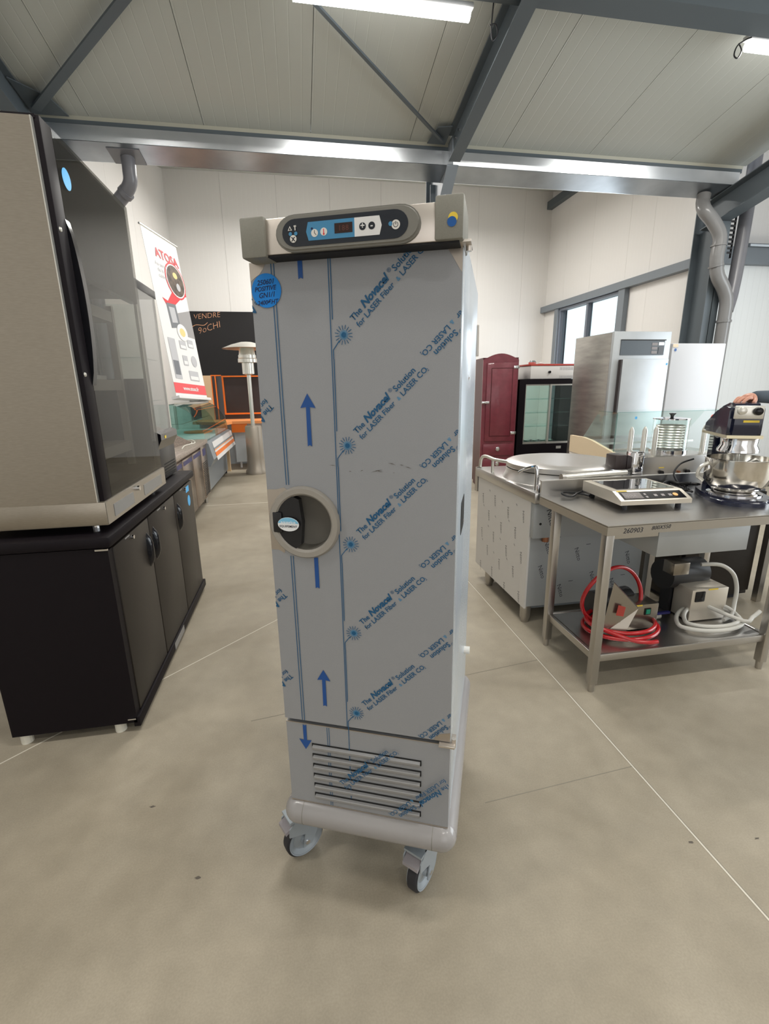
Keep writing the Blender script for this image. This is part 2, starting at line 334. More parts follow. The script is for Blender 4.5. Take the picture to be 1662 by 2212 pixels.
# walls as panels
def wall_x(name, y, x0, x1, z0, z1, th, m_, step=1.15, face=-1):
    w_ = struct(name, box(B(), x0, x1, min(y, y - face * th) if face < 0 else y - th, y + th if face < 0 else y, z0, z1), 'strip_dark')
    x = x0
    while x < x1 - .01:
        xe = min(x + step, x1); yy = (y - .03, y + .01) if face < 0 else (y - .01, y + .03)
        obj('wall_panel', box(B(), x + .0015, xe - .0015, yy[0], yy[1], z0, z1), m_, w_); x = xe
    return w_
def wall_y(name, x, y0, y1, z0, z1, th, m_, step=1.15, face=-1, hole=None):
    w_ = struct(name, box(B(), x if face < 0 else x - th, x + th if face < 0 else x, y0, y1, z0, z1) if not hole else
                box(box(box(box(B(), x, x + th, y0, hole[0], z0, z1), x, x + th, hole[1], y1, z0, z1), x, x + th, hole[0], hole[1], z0, hole[2]), x, x + th, hole[0], hole[1], hole[3], z1), 'strip_dark')
    y = y0
    while y < y1 - .01:
        ye = min(y + step, y1)
        if hole:
            if y < hole[0] < ye: ye = hole[0]
            elif y < hole[1] - 1e-4 and ye > hole[1]: ye = hole[1]
        xx = (x - .03, x + .01) if face < 0 else (x - .01, x + .03)
        spans = [(z0, z1)]
        if hole and y >= hole[0] - 1e-4 and ye <= hole[1] + 1e-4: spans = [(z0, hole[2]), (hole[3], z1)]
        for a, b_ in spans: obj('wall_panel', box(B(), xx[0], xx[1], y + .0015, ye - .0015, a, b_), m_, w_)
        y = ye
    return w_
WIN = (8.80, 10.98, 1.55, 3.20)
wall_x('wall_back', YB, XL, XR, 0, 6.1, .12, 'wall_sheet_x')
wall_y('wall_right', XR, 7.0, YB, 0, 6.1, .12, 'wall_sheet_y', hole=WIN)
wall_y('wall_left', XL, 7.0, YB, 0, 6.1, .12, 'wall_sheet_y', face=1)
wall_y('wall_left_front', -4.1, -6.2, 7.24, 0, 6.9, .12, 'wall_sheet_y', face=1)
wall_x('wall_left_return', 7.24, -4.1, XL - .03, 0, 6.1, .12, 'wall_sheet_x')
wall_y('wall_far_right', 9.3, -6.2, 7.7, 0, 6.9, .12, 'wall_sheet_y')
wall_x('wall_side_gate', 7.1, 6.56, 9.3, 0, 3.27, .10, 'gate_sheet', step=2.8)
wall_x('wall_side_upper', 7.6, 6.4, 9.3, 3.2, 6.9, .10, 'wall_sheet_x')
wall_x('wall_front', -6.1, -4.1, 9.3, 0, 6.9, .12, 'wall_sheet_x', face=1)
# window in the right wall
wf = struct('window_1', B().__class__() if False else box(B(), XR - .09, XR + .05, WIN[1] - .05, WIN[1], WIN[2], WIN[3]), 'window_frame')
for n_, a in (('window_frame', (XR - .09, XR + .05, WIN[0], WIN[0] + .05, WIN[2], WIN[3])), ('window_frame', (XR - .09, XR + .05, WIN[0] + .05, WIN[1] - .05, WIN[3] - .05, WIN[3])),
              ('window_frame', (XR - .09, XR + .05, WIN[0] + .05, WIN[1] - .05, WIN[2], WIN[2] + .05)), ('mullion', (XR - .07, XR + .04, 9.85, 9.92, WIN[2] + .05, WIN[3] - .05))):
    bx(n_, wf, 'window_frame', *a)
bx('pane', wf, 'glass_clear', XR, XR + .006, WIN[0] + .05, 9.85, WIN[2] + .05, WIN[3] - .05); bx('pane', wf, 'glass_clear', XR, XR + .006, 9.92, WIN[1] - .05, WIN[2] + .05, WIN[3] - .05)

# steel frame ------------------------------------------------------
def ibeam_run(bm, x0, x1, ya, za, yb, zb, h, t=.012):
    """I section running in the yz plane, top face on the given line"""
    d = Vector((0, yb - ya, zb - za)).normalized(); n = Vector((0, -d.z, d.y)); n = n if n.z > 0 else -n
    xm = (x0 + x1) / 2
    def q(x, y0, y1, off0, off1, wdt):
        a = Vector((x, ya, za)) - n * off0; b = Vector((x, yb, zb)) - n * off0; c = Vector((x, yb, zb)) - n * off1; e = Vector((x, ya, za)) - n * off1
        prism(bm, [a, b, c, e], (wdt, 0, 0))
    q(x0, 0, 0, 0, t, x1 - x0); q(x0, 0, 0, h - t, h, x1 - x0); q(xm - .005, 0, 0, t, h - t, .01)
    return bm
def frame(name, x0, x1, label, htop, h, yend, cy0, cy1, knee=True):
    t = thing(name, label, 'portal', ((x0 + x1) / 2, (cy0 + cy1) / 2, 0), group=None)
    obj('rafter', ibeam_run(B(), x0, x1, yend, zc(yend) - htop, -6.0, zc(-6.0) - htop, h), 'steel_paint', t)
    ztop = zc(yend) - htop
    bm = B(); box(bm, x0, x1, cy0, cy0 + .014, 0, ztop - h + .05); box(bm, x0, x1, cy1 - .014, cy1, 0, ztop); box(bm, (x0 + x1) / 2 - .005, (x0 + x1) / 2 + .005, cy0, cy1, 0, ztop - h)
    obj('column', bm, 'steel_paint', t)
    if knee:
        bm = B(); xm = (x0 + x1) / 2
        prism(bm, [(xm - .005, yend, ztop - h), (xm - .005, cy1, 3.25), (xm - .005, cy1, ztop), (xm - .005, yend, ztop)], (.01, 0, 0))
        prism(bm, [(x0, yend, ztop - h), (x0, cy1, 3.25), (x0, cy1, 3.235), (x0, yend, ztop - h - .015)], (x1 - x0, 0, 0))
        obj('haunch', bm, 'steel_paint_light', t)
        bm = B()
        for zz in (3.78, 3.70, 3.62): cyl(bm, (x0 - .01, cy1 - .03, zz), (x0 - .022, cy1 - .03, zz), .012, seg=8)
        for yy, zz in ((6.1, zc(6.1) - .12), (5.98, zc(5.98) - .12)): cyl(bm, (xm - .006, yy, zz), (xm - .02, yy, zz), .014, seg=8)
        obj('bolt', bm, 'chrome', t)
    return t
frame('steel_portal', 1.915, 2.055, 'dark grey steel rafter and column behind the steel trolley cabinet', .02, .30, 6.22, 6.95, 7.18)
frame('steel_portal', -2.62, -2.47, 'dark grey steel rafter at the top left above the tall display case', .02, .30, 6.3, 6.95, 7.18)
frame('steel_portal', 6.0, 6.23, 'wide grey steel column and rafter beside the bent downpipe', .24, .33, 6.9, 6.54, 6.95, knee=False)
pu = thing('roof_purlin', 'grey purlin crossing under the roof behind the strip lights', 'roof beam', (1.5, 4.41, zc(4.41) - .2))
obj('beam_web', prism(B(), [(-4.1, 4.51, zc(4.51)), (-4.1, 4.51, zc(4.51) - .2), (-4.1, 4.32, zc(4.32) - .2), (-4.1, 4.32, zc(4.32))], (10.28, 0, 0)), 'steel_paint', pu)
# valley gutter of galvanised sheet
gt = thing('valley_gutter', 'long shiny galvanised gutter beam crossing the whole hall', 'gutter', (2, 6.6, 4.036))
obj('gutter_face', prism(B(), [(-4.0, 6.382, 4.238), (-4.0, 6.396, 4.096), (-4.0, 6.406, 4.096), (-4.0, 6.392, 4.238)], (10.1, 0, 0)), 'galvanised', gt)
obj('gutter_bottom', prism(B(), [(-4.0, 6.38, 4.086), (-4.0, 6.74, 4.036), (-4.0, 6.75, 4.046), (-4.0, 6.39, 4.096)], (10.1, 0, 0)), 'galvanised_dull', gt)
obj('gutter_back', box(B(), -4.0, 6.1, 6.74, 6.75, 4.036, 4.5), 'galvanised', gt)
obj('gutter_lip', box(B(), -4.0, 6.14, 6.40, 6.44, 4.238, 4.285), 'steel_paint', gt)
obj('edge_trim', prism(B(), [(-4.0, 6.396, zc(6.396)), (-4.0, 6.405, 4.286), (-4.0, 6.44, 4.286), (-4.0, 6.44, 4.34), (-4.0, 6.396, 4.34)], (10.15, 0, 0)), 'trim_cream', gt)
# diagonal roof bracing
def brace(p, q, w_, label):
    p = Vector(p); q = Vector(q); d = (q - p).normalized(); n = d.cross(Vector((0, 0, 1))).normalized(); up = n.cross(d)
    t = thing('roof_brace', label, 'brace', p)
    obj('brace_bar', prism(B(), [p - n * w_ / 2, q - n * w_ / 2, q + n * w_ / 2, p + n * w_ / 2], up * .02), 'steel_paint', t)
    return t
b1 = brace((-2.44, 6.22, zc(6.22) - .09), (1.9, 1.97, zc(1.97) - .09), .085, 'wide dark diagonal roof brace at the top left')
obj('gusset_plate', prism(B(), [(-2.52, 6.34, zc(6.34) - .05), (-2.18, 6.34, zc(6.34) - .05), (-2.26, 6.1, zc(6.1) - .05), (-2.52, 5.9, zc(5.9) - .05)], (0, 0, .01)), 'steel_paint', b1)
b2 = brace((1.86, 6.24, zc(6.24) - .09), (-2.44, 2.27, zc(2.27) - .09), .035, 'thin dark diagonal roof rod meeting the middle rafter')
obj('gusset_plate', prism(B(), [(1.92, 6.34, zc(6.34) - .05), (1.70, 6.34, zc(6.34) - .05), (1.76, 6.08, zc(6.08) - .05), (1.92, 6.05, zc(6.05) - .05)], (0, 0, .01)), 'steel_paint', b2)
# wall girts
def wbeam(label, *a, m_='steel_paint_light'): return single('wall_beam', box(B(), *a), m_, label, 'wall beam', ((a[0] + a[1]) / 2, (a[2] + a[3]) / 2, a[4]))
wbeam('grey beam above the window in the right wall', XR - .16, XR - .031, 6.97, YB - .032, 3.21, 3.345)
wbeam('short dark beam high in the far right corner under the gutter', XR - .16, XR - .031, 6.97, YB - .032, 5.50, 5.66, m_='steel_paint')
wbeam('grey post at the far side of the window', XR - .13, XR - .031, WIN[1] + .005, WIN[1] + .15, 0, 3.21)
wbeam('grey post at the near side of the window', XR - .13, XR - .031, WIN[0] - .19, WIN[0] - .005, 0, 3.21)
wbeam('grey lintel over the white ribbed gate at right', 6.45, 9.26, 6.98, 7.06, 3.27, 3.51)
wbeam('thin grey beam high on the far right wall above the gate lintel', 9.12, 9.268, 0, 7.56, 4.22, 4.36)
gl = thing('gate_light', 'slim light fitting on the lintel above the ribbed gate', 'light fitting', (7.3, 7.0, 3.52)); bx('light_case', gl, 'steel_paint', 7.0, 7.6, 6.96, 7.04, 3.51, 3.56); bx('diffuser', gl, 'white_panel', 7.02, 7.52, 6.94, 6.96, 3.515, 3.545)

# downpipes --------------------------------------------------------
def elbow(name, pts, r, label, m_, collars=()):
    t = thing(name, label, 'pipe', pts[-1])
    obj('pipe', tube(B(), pts, r, 18, 5), m_, t, smooth=True)
    for p, q in collars: obj('pipe_collar', cyl(B(), p, q, r + .012, seg=18), m_, t, smooth=True)
    return t
e1 = elbow('downpipe', [(-1.73, 6.62, 4.05), (-1.73, 6.62, 3.92), (-1.76, 6.65, 3.78), (-1.95, 6.76, 3.63), (-2.2, 6.88, 3.46), (-2.36, 6.93, 3.3), (-2.38, 6.93, 2.0), (-2.38, 6.93, 0.02)], .075, 'grey plastic downpipe with an elbow left of the tall banner', 'pvc_grey', [((-1.80, 6.68, 3.73), (-1.84, 6.70, 3.705))])
obj('flange_plate', prism(B(), [(-1.90, 6.46, 4.075), (-1.56, 6.46, 4.075), (-1.56, 6.74, 4.036), (-1.90, 6.74, 4.036)], (0, 0, -.008)), 'pvc_grey', e1)
elbow('downpipe', [(5.78, 6.6, 4.03), (5.76, 6.58, 3.92), (5.74, 6.5, 3.80), (5.86, 6.46, 3.66), (5.97, 6.42, 3.46), (5.97, 6.42, 3.2), (6.02, 6.42, 2.98), (6.16, 6.42, 2.80), (6.24, 6.42, 2.62), (6.25, 6.42, 2.3), (6.25, 6.42, 1.2), (6.25, 6.42, 0.01)], .088, 'light grey bent plastic downpipe zigzagging down in front of the right column', 'pvc_light',
      [((5.97, 6.42, 3.34), (5.97, 6.42, 3.36)), ((5.98, 6.42, 3.08), (5.975, 6.42, 3.1)), ((6.25, 6.42, 2.34), (6.25, 6.42, 2.37))])
elbow('downpipe', [(6.47, 6.55, 6.5), (6.47, 6.55, 4.0), (6.45, 6.54, 3.2), (6.38, 6.49, 2.75), (6.29, 6.44, 2.5)], .085, 'straight grey downpipe standing right of the bent downpipe', 'pvc_grey')
ct = thing('cable_tray', 'black slotted cable tray between the right column and the straight downpipe', 'cable tray', (6.50, 6.8, 3.3)); 
for i in range(9): bx('rung', ct, 'black_metal', 6.46, 6.56, 6.8, 6.82, 3.36 + i * .06, 3.385 + i * .06)
bx('bracket', ct, 'black_metal', 6.23, 6.46, 6.81, 6.83, 3.26, 3.30); bx('tray_side', ct, 'black_metal', 6.40, 6.46, 6.8, 6.83, 3.25, 3.92); bx('tray_side', ct, 'black_metal', 6.56, 6.57, 6.8, 6.83, 3.30, 3.92)

# strip lights -----------------------------------------------------
def strip_light(x0, y, z, label, power=75, length=1.5):
    t = thing('strip_light', label, 'strip light', (x0 + length / 2, y, z))
    obj('diffuser', cyl(B(), (x0 + .03, y, z), (x0 + length - .03, y, z), .045, seg=16), 'tube_emit', t, smooth=True)
    bx('lamp_body', t, 'lamp_body', x0, x0 + length, y - .035, y + .035, z + .035, z + .075, .008)
    bm = B(); cyl(bm, (x0 + .3, y, z + .07), (x0 + .3, y, zc(y) + .0), .006, seg=6); cyl(bm, (x0 + length - .3, y, z + .07), (x0 + length - .3, y, zc(y)), .006, seg=6)
    obj('hanger', bm, 'steel_paint', t)
    l = bpy.data.lights.new('strip_lamp', 'AREA'); l.shape = 'RECTANGLE'; l.size = length; l.size_y = .1; l.energy = power; l.color = (1, .965, .90)
    lo = bpy.data.objects.new('strip_lamp', l); COL.objects.link(lo); lo.parent = t; lo.location = (0, 0, -.06)
strip_light(.12, 4.62, 4.457, 'glowing strip light at the top middle of the roof')
strip_light(4.25, 4.62, 4.49, 'glowing strip light at the top right corner')
for i, (x, y, n_) in enumerate([(.12, .6, 'middle'), (4.25, .6, 'right'), (-3.6, .6, 'left'), (.12, -3.2, 'middle rear'), (4.25, -3.2, 'right rear')]):
    strip_light(x, y, zc(y) - .2, 'strip light over the camera side of the hall, ' + n_ + ' one')
for i, (x, y) in enumerate([(-.6, 9.4), (2.3, 9.4)]):  # strips added out of sight to throw light from the rear bay
    t_ = thing('strip_light', ['strip light of the rear bay hidden behind the gutter, left one', 'strip light of the rear bay hidden behind the gutter, right one'][i], 'strip light', (x + .75, y, 5.12))
    obj('diffuser', cyl(B(), (x, y, 5.12), (x + 1.5, y, 5.12), .045, seg=12), 'tube_emit', t_); bx('hanger', t_, 'steel_paint', x + .7, x + .72, y, y + .02, 5.15, 5.2)
    l = bpy.data.lights.new('strip_lamp', 'AREA'); l.shape = 'RECTANGLE'; l.size = 1.5; l.size_y = .1; l.energy = 150; l.color = (1, .97, .92)
    lo = bpy.data.objects.new('strip_lamp', l); COL.objects.link(lo); lo.parent = t_; lo.location = (0, 0, -.06)
def cable(pts, label): return single('hanging_cable', tube(B(), pts, .006, 6, 5), 'cord_black', label, 'cable', pts[0])
cable([(1.76, 4.52, 4.50), (1.76, 4.54, 4.42), (1.765, 4.56, 4.33), (1.78, 4.56, 4.27), (1.82, 4.56, 4.32), (1.80, 4.56, 4.38), (1.75, 4.56, 4.37)], 'thin black cable loop hanging beside the middle rafter')
cable([(4.22, 4.52, 4.49), (4.18, 4.54, 4.48), (4.12, 4.56, 4.44), (4.10, 4.56, 4.37), (4.14, 4.56, 4.35), (4.17, 4.56, 4.41), (4.13, 4.56, 4.46)], 'thin black cable loop beside the right strip light')

# ================================================================== TROLLEY CABINET (local frame: u along the front, v depth)
CA = R(-23.26); ex = Vector((math.cos(CA), math.sin(CA), 0)); ey = Vector((-math.sin(CA), math.cos(CA), 0))
U0, V0 = -.306, 1.40
cab = thing('refrigerated_trolley_cabinet', 'tall film-covered steel holding cabinet on casters in the middle of the floor', 'cabinet', (U0, V0, 0), CA, at=tuple(ex * U0 + ey * V0))
UL, UR = -.535, -.077
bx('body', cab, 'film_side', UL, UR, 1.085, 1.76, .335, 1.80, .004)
bx('gasket', cab, 'gasket', UL + .01, UR - .006, 1.075, 1.087, .62, 1.755)
# door with a round hole for the recessed grip
HC = Vector((-.441, 1.183)); HR = .078
def door_mesh():
    bm = B(); n = 40; y0, y1 = 1.03, 1.078; z0, z1 = .612, 1.7615
    inner = [(HC.x + HR * math.cos(2 * math.pi * k / n), HC.y + HR * math.sin(2 * math.pi * k / n)) for k in range(n)]
    outer = []
    for k in range(n):     # project to square around the hole
        c, s = math.cos(2 * math.pi * k / n), math.sin(2 * math.pi * k / n); q = .0935 / max(abs(c), abs(s)); outer.append((HC.x + q * c, HC.y + q * s))
    vi = [bm.verts.new((p[0], y0, p[1])) for p in inner]; vo = [bm.verts.new((p[0], y0, p[1])) for p in outer]
    vb = [bm.verts.new((p[0], y0 + .04, p[1])) for p in inner]
    for k in range(n):
        k2 = (k + 1) % n; bm.faces.new((vi[k], vo[k], vo[k2], vi[k2])); bm.faces.new((vi[k], vi[k2], vb[k2], vb[k]))
    a, b, c, d = HC.x - .0935, HC.x + .0935, HC.y - .0935, HC.y + .0935
    def q(xa, xb, za, zb): bm.faces.new([bm.verts.new(p) for p in ((xa, y0, za), (xb, y0, za), (xb, y0, zb), (xa, y0, zb))])
    q(UL, UR, d, z1); q(UL, UR, z0, c); q(b, UR, c, d)
    if a > UL: q(UL, a, c, d)
    def s(p): bm.faces.new([bm.verts.new(x) for x in p])
    s([(UR, y0, z0), (UR, y1, z0), (UR, y1, z1), (UR, y0, z1)]); s([(UL, y0, z0), (UL, y0, z1), (UL, y1, z1), (UL, y1, z0)])
    s([(UL, y0, z1), (UR, y0, z1), (UR, y1, z1), (UL, y1, z1)]); s([(UL, y0, z0), (UL, y1, z0), (UR, y1, z0), (UR, y0, z0)])
    s([(UL, y1, z0), (UL, y1, z1), (UR, y1, z1), (UR, y1, z0)])
    bmesh.ops.remove_doubles(bm, verts=bm.verts, dist=1e-5); return bm
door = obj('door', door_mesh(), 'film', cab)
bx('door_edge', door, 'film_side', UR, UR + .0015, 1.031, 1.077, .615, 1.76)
# recessed grip
gr = thing  # (parts below hang under the door handle)
ring = obj('door_handle', lathe(B(), [(.0905, 0), (.0905, .006), (.086, .012), (.074, .012), (.069, .006), (.069, -.030)], (HC.x, 1.03, HC.y), 48, (0, -1, 0)), 'handle_beige', cab, smooth=True)
obj('grip_cup', lathe(B(), [(.069, .004), (.066, -.03), (.05, -.038), (0, -.040)], (HC.x, 1.03, HC.y), 40, (0, -1, 0)), 'cup_grey', ring, smooth=True)
bm = B(); pts = []
for k in range(15):
    t = R(112 + k * (250 - 112) / 14); rr = .0705; pts.append((HC.x + rr * math.cos(t), 1.022, HC.y + rr * math.sin(t)))
pts += [(HC.x - .010, 1.022, HC.y - .055), (HC.x - .004, 1.022, HC.y), (HC.x - .010, 1.022, HC.y + .058)]
prism(bm, pts, (0, .018, 0)); obj('latch_plate', bm, 'latch_black', ring)
bx('latch_tab', ring, 'latch_black', HC.x - .079, HC.x - .055, 1.0165, 1.021, HC.y - .026, HC.y + .026, .003)
st = obj('oval_sticker', prism(B(), disc((-.4785, 1.0160, 1.180), .0275, 28, ry=.0175), (0, -.0008, 0)), 'sticker_white', ring)
obj('oval_print', prism(B(), [p for p in disc((-.4785, 1.0150, 1.180), .0268, 40, ry=.0168) if p.z >= 1.1805], (0, -.0004, 0)), 'sticker_cyan', ring)
text('printed_text', 'aquarius', .0115, 'sticker_white', ring, (-.4785, 1.0144, 1.1815), (1, 0, 0), align='CENTER', bold=.0002)
text('printed_text', 'EQUIPEMENT', .0078, 'ink_black', ring, (-.4785, 1.0144, 1.1725), (1, 0, 0), align='CENTER', bold=.0001)
# bare steel where film is torn off
YF = 1.0293
def patch(name, pts, m_, par=None, y=YF, d=.0004): return obj(name, prism(B(), [(p[0], y, p[1]) for p in pts], (0, d, 0)), m_, par or door)
patch('bare_corner', [(UL, 1.7615), (-.497, 1.7615), (-.503, 1.748), (-.512, 1.738), (-.525, 1.731), (UL, 1.724)], 'bare_steel')
patch('bare_corner', [(-.108, 1.7615), (UR, 1.7615), (UR, 1.716), (-.082, 1.722), (-.096, 1.745)], 'bare_steel')
patch('bare_corner', [(UL, 1.262), (-.51, 1.263), (-.49, 1.268), (-.47, 1.255), (-.50, 1.10), (-.515, 1.108), (UL, 1.108)], 'bare_steel')
patch('bare_corner', [(-.119, .613), (-.112, .628), (-.099, .634), (UR, .640), (UR, .613)], 'bare_steel')
# printed film --------------------------------------------------
y_ = 1.0286
DOORCL = [((UL, 0, 0), (-1, 0, 0)), ((UR, 0, 0), (1, 0, 0)), ((0, 0, 1.7612), (0, 0, 1)), ((0, 0, .6125), (0, 0, -1))]
PANCL = [((UL + .002, 0, 0), (-1, 0, 0)), ((UR, 0, 0), (1, 0, 0)), ((0, 0, .600), (0, 0, 1)), ((0, 0, .336), (0, 0, -1))]
def phrase(par, u, z, flip, clips):
    s = math.sqrt(.5); xa = Vector((s, 0, s)); ya = Vector((-s, 0, s))
    if flip: xa, ya = -xa, -ya
    o = Vector((u, y_, z)); out = B()
    def add(sx, sy, t, size, mname='print_blue', **k):
        bm = text_bm(t, size, **k); bm.transform(plane_m(o + xa * sx + ya * sy, xa, ya)); clip(bm, clips)
        if bm.faces: obj('printed_text', bm, mname, par)
        else: bm.free()
    add(0, 0, 'The', .0185, bold=.0003); add(.0345, 0, 'Novacel', .0235, bold=.0008, shear=.25, space=.96); add(.1175, .008, '®', .012)
    add(.1285, 0, 'Solution', .0185, bold=.0003); add(.0, -.0175, 'for LASER Fiber', .0168, bold=.0002); add(.1195, -.0175, '&', .0125, 'print_light'); add(.1325, -.0175, 'LASER CO', .0168, bold=.0002)
    add(.2065, -.0195, '2', .009)
def star(par, u, z):
    bm = B(); c = Vector((u, y_, z)); prism(bm, disc(c, .0055, 16), (0, -.0002, 0))
    for k in range(16):
        a = 2 * math.pi * k / 16 + .15; d = Vector((math.cos(a), 0, math.sin(a))); n = Vector((-d.z, 0, d.x))
        for r0, r1, w_ in ((.0105, .0195, .0007),) if k % 2 == 0 else ((.012, .0205, .0007),):
            prism(bm, [c + d * r0 - n * w_, c + d * r1 - n * w_, c + d * r1 + n * w_, c + d * r0 + n * w_], (0, -.0002, 0))
    obj('printed_star', bm, 'print_blue', par)
    bm = B()
    for k in range(32):
        a = 2 * math.pi * k / 32; d = Vector((math.cos(a), 0, math.sin(a))); n = Vector((-d.z, 0, d.x)) * .00035
        prism(bm, [c + d * .005 - n, c + d * .0105 - n, c + d * .0105 + n, c + d * .005 + n], (0, -.0002, 0))
    obj('printed_star', bm, 'print_light', par)
def pline(par, pts, w_=.0009, m_='print_blue'):
    bm = B()
    for p, q in zip(pts[:-1], pts[1:]):
        p = Vector((p[0], y_, p[1])); q = Vector((q[0], y_, q[1])); d = (q - p).normalized(); n = Vector((-d.z, 0, d.x)) * w_
        prism(bm, [p - n, q - n, q + n, p + n], (0, -.0002, 0))
    return obj('printed_line', bm, m_, par)
for i in range(6):
    z = 1.634 - .2370 * i
    if i < 5: phrase(door, -.303, z, False, DOORCL)
    phrase(door, .0015, 1.702 - .2370 * i, True, DOORCL); 
    if i != 2: phrase(door, -.5095, 1.702 - .2370 * i, True, DOORCL)
    if i < 5:
        star(door, -.326, z - .026)
        pline(door, [(-.350, z + .242 if i else 1.7612), (-.350, z + .006)] if i == 0 else [(-.3555 + .0055, z + .237 - .075), (-.350, z + .006)])
        pline(door, [(-.336, z - .037), (-.3505, z - .056), (-.3505, z - .075)])
phrase(door, -.303, 1.871, False, DOORCL)
pline(door, [(-.3550, 1.7612), (-.3535, .613)]); pline(door, [(-.350, z - .075), (-.350, .613)])
HZ = [(1.7612, 1.275), (1.094, .613)]
for a, b_ in HZ: pline(door, [(-.484, a), (-.483, b_)]); pline(door, [(-.4775, a), (-.4765, b_)])
def arrow(par, u, ztip, zbase, up=1, head=True):
    w0 = .0052; pts = [(u - w0, zbase), (u, zbase + .003 * up), (u + w0, zbase)]
    if head:
        hb = ztip - .032 * up; pts += [(u + w0 * .9, hb + .002 * up), (u + .0185, hb), (u, ztip), (u - .0185, hb), (u - w0 * .9, hb + .002 * up)]
    else: pts += [(u + w0, ztip), (u - w0, ztip)]
    obj('printed_arrow', prism(B(), [(p[0], y_, p[1]) for p in pts], (0, -.0002, 0)), 'print_navy', par)
arrow(door, -.417, 1.487, 1.368); arrow(door, -.414, .779, .668); arrow(door, -.4175, 1.7612, 1.723, head=False); arrow(door, -.417, 1.094, 1.012, head=False)
# scratches across the film
bm = B()
for a, b_, c, d in ((-.372, 1.3255, -.355, 1.324), (-.325, 1.312, -.318, 1.3115), (-.297, 1.313, -.290, 1.3155), (-.272, 1.311, -.243, 1.318), (-.262, 1.316, -.245, 1.3125), (-.232, 1.334, -.214, 1.329), (-.205, 1.330, -.196, 1.328), (-.193, 1.326, -.178, 1.322), (-.22, 1.3115, -.217, 1.311)):
    n = .0011; prism(bm, [(a, y_, b_ - n * .3), (c, y_, d - n * .2), ((a + c) / 2, y_, (b_ + d) / 2 + n)], (0, -.0002, 0))
obj('scratch', bm, 'stain', door)
# price sticker
sk = obj('price_sticker', prism(B(), disc((-.498, 1.0280, 1.7045), .0345, 40), (0, -.0004, 0)), 'sticker_blue', cab)
for s_, dz, sz, du in (('250601', .0165, .0140, .0), ('POSITIVE', .0040, .0130, -.002), ('GN1/1', -.0095, .0145, .001), ('2400€HT', -.0235, .0125, .002)):
    text('handwriting', s_, sz, 'ink', sk, (-.4985 + du, 1.0272, 1.7035 + dz - .003), (1, 0, .06), align='CENTER', shear=.25, bold=.0002, space=.97)
# lower louvre panel
lp = bx('vent_panel', cab, 'film', UL + .002, UR, 1.03, 1.075, .336, .601)
bx('panel_edge', lp, 'bare_steel', UL + .002, UR, 1.0292, 1.032, .601, .603); bx('panel_edge', lp, 'bare_steel', UL + .002, UR, 1.0285, 1.034, .333, .336)
for i in range(6):
    zt = .541 - i * .0335; x0, x1 = -.459, -.151
    bx('vent_slot', lp, 'slot', x0, x1, 1.0285, 1.0299, zt - .004, zt)
    bm = B(); n = 6; prof = [(1.0295, zt - .004), (1.022, zt - .0055)]
    for k in range(n + 1):
        t = math.pi / 2 * k / n; prof.append((1.0295 - .0085 * math.cos(t) * (1 if k < n else 0), zt - .007 - .014 * math.sin(t)))
    prism(bm, [(x0 + .003, p[0], p[1]) for p in prof], (x1 - x0 - .006, 0, 0)); obj('louver', bm, 'louver', lp, smooth=True)
    bx('vent_slot', lp, 'slot', x0, x0 + .003, 1.0275, 1.0299, zt - .016, zt); bx('vent_slot', lp, 'slot', x1 - .003, x1, 1.0275, 1.0299, zt - .016, zt)
y_ = 1.0288
for u in (-.4125, -.407): pline(lp, [(u, .600), (u + .0005, .337)], .0007)
y_ = 1.0200
phrase(lp, -.372, .425, False, PANCL); phrase(lp, -.078, .492, True, PANCL)
y_ = 1.0286
arrow(lp, -.478, .518, .599, up=-1)
# header with control panel
hd = bx('header', cab, 'header_steel', -.475, -.12, .985, 1.10, 1.762, 1.828, .002)
bx('header_recess', cab, 'gasket', UL + .005, UR - .004, 1.0, 1.09, 1.7625, 1.775)
bx('header_underside', cab, 'gasket', UL + .012, UR - .004, .988, 1.10, 1.7585, 1.7618)  # both dark pieces paint the shade under the header in gasket black
bx('corner_cap', cab, 'cap_grey', -.523, -.469, .977, 1.11, 1.757, 1.832, .004)
cp = bx('corner_cap', cab, 'cap_grey', -.126, -.073, .977, 1.11, 1.762, 1.8365, .004)
obj('logo_disc', prism(B(), disc((-.0925, .9765, 1.7975), .0088, 24), (0, -.0003, 0)), 'yellow', cp); obj('logo_disc', prism(B(), disc((-.0945, .9760, 1.7905), .0086, 24), (0, -.0005, 0)), 'logo_blue', cp)
pn = obj('control_panel', prism(B(), pill(-.444, -.152, 1.7945, .0335, .9845, 12, 1.2), (0, -.012, 0)), 'pill_grey', cab)
bmesh_tmp = B(); bmesh_tmp.from_mesh(pn.data); bmesh.ops.bevel(bmesh_tmp, geom=[e for e in bmesh_tmp.edges if all(v.co.y < .975 - V0 for v in e.verts)], offset=.004, segments=3, affect='EDGES'); bmesh_tmp.to_mesh(pn.data); bmesh_tmp.free(); pn.data.shade_smooth(); pn.data.set_sharp_from_angle(angle=R(40))
ypn = .9720
def pp(name, pts, m_, d=.0004): return obj(name, prism(B(), pts, (0, -d, 0)), m_, pn)
pp('panel_foil', pill(-.428, -.175, 1.7940, .0245, ypn, 12, 1.1), 'panel_black')
pp('blue_field', [(-.373, ypn - .0005, 1.778), (-.279, ypn - .0005, 1.778), (-.279, ypn - .0005, 1.8105), (-.373, ypn - .0005, 1.8105), (-.3775, ypn - .0005, 1.794)], 'panel_blue')
pp('white_field', [(-.279, ypn - .0005, 1.778), (-.230, ypn - .0005, 1.778), (-.2255, ypn - .0005, 1.794), (-.230, ypn - .0005, 1.8105), (-.279, ypn - .0005, 1.8105)], 'panel_white')
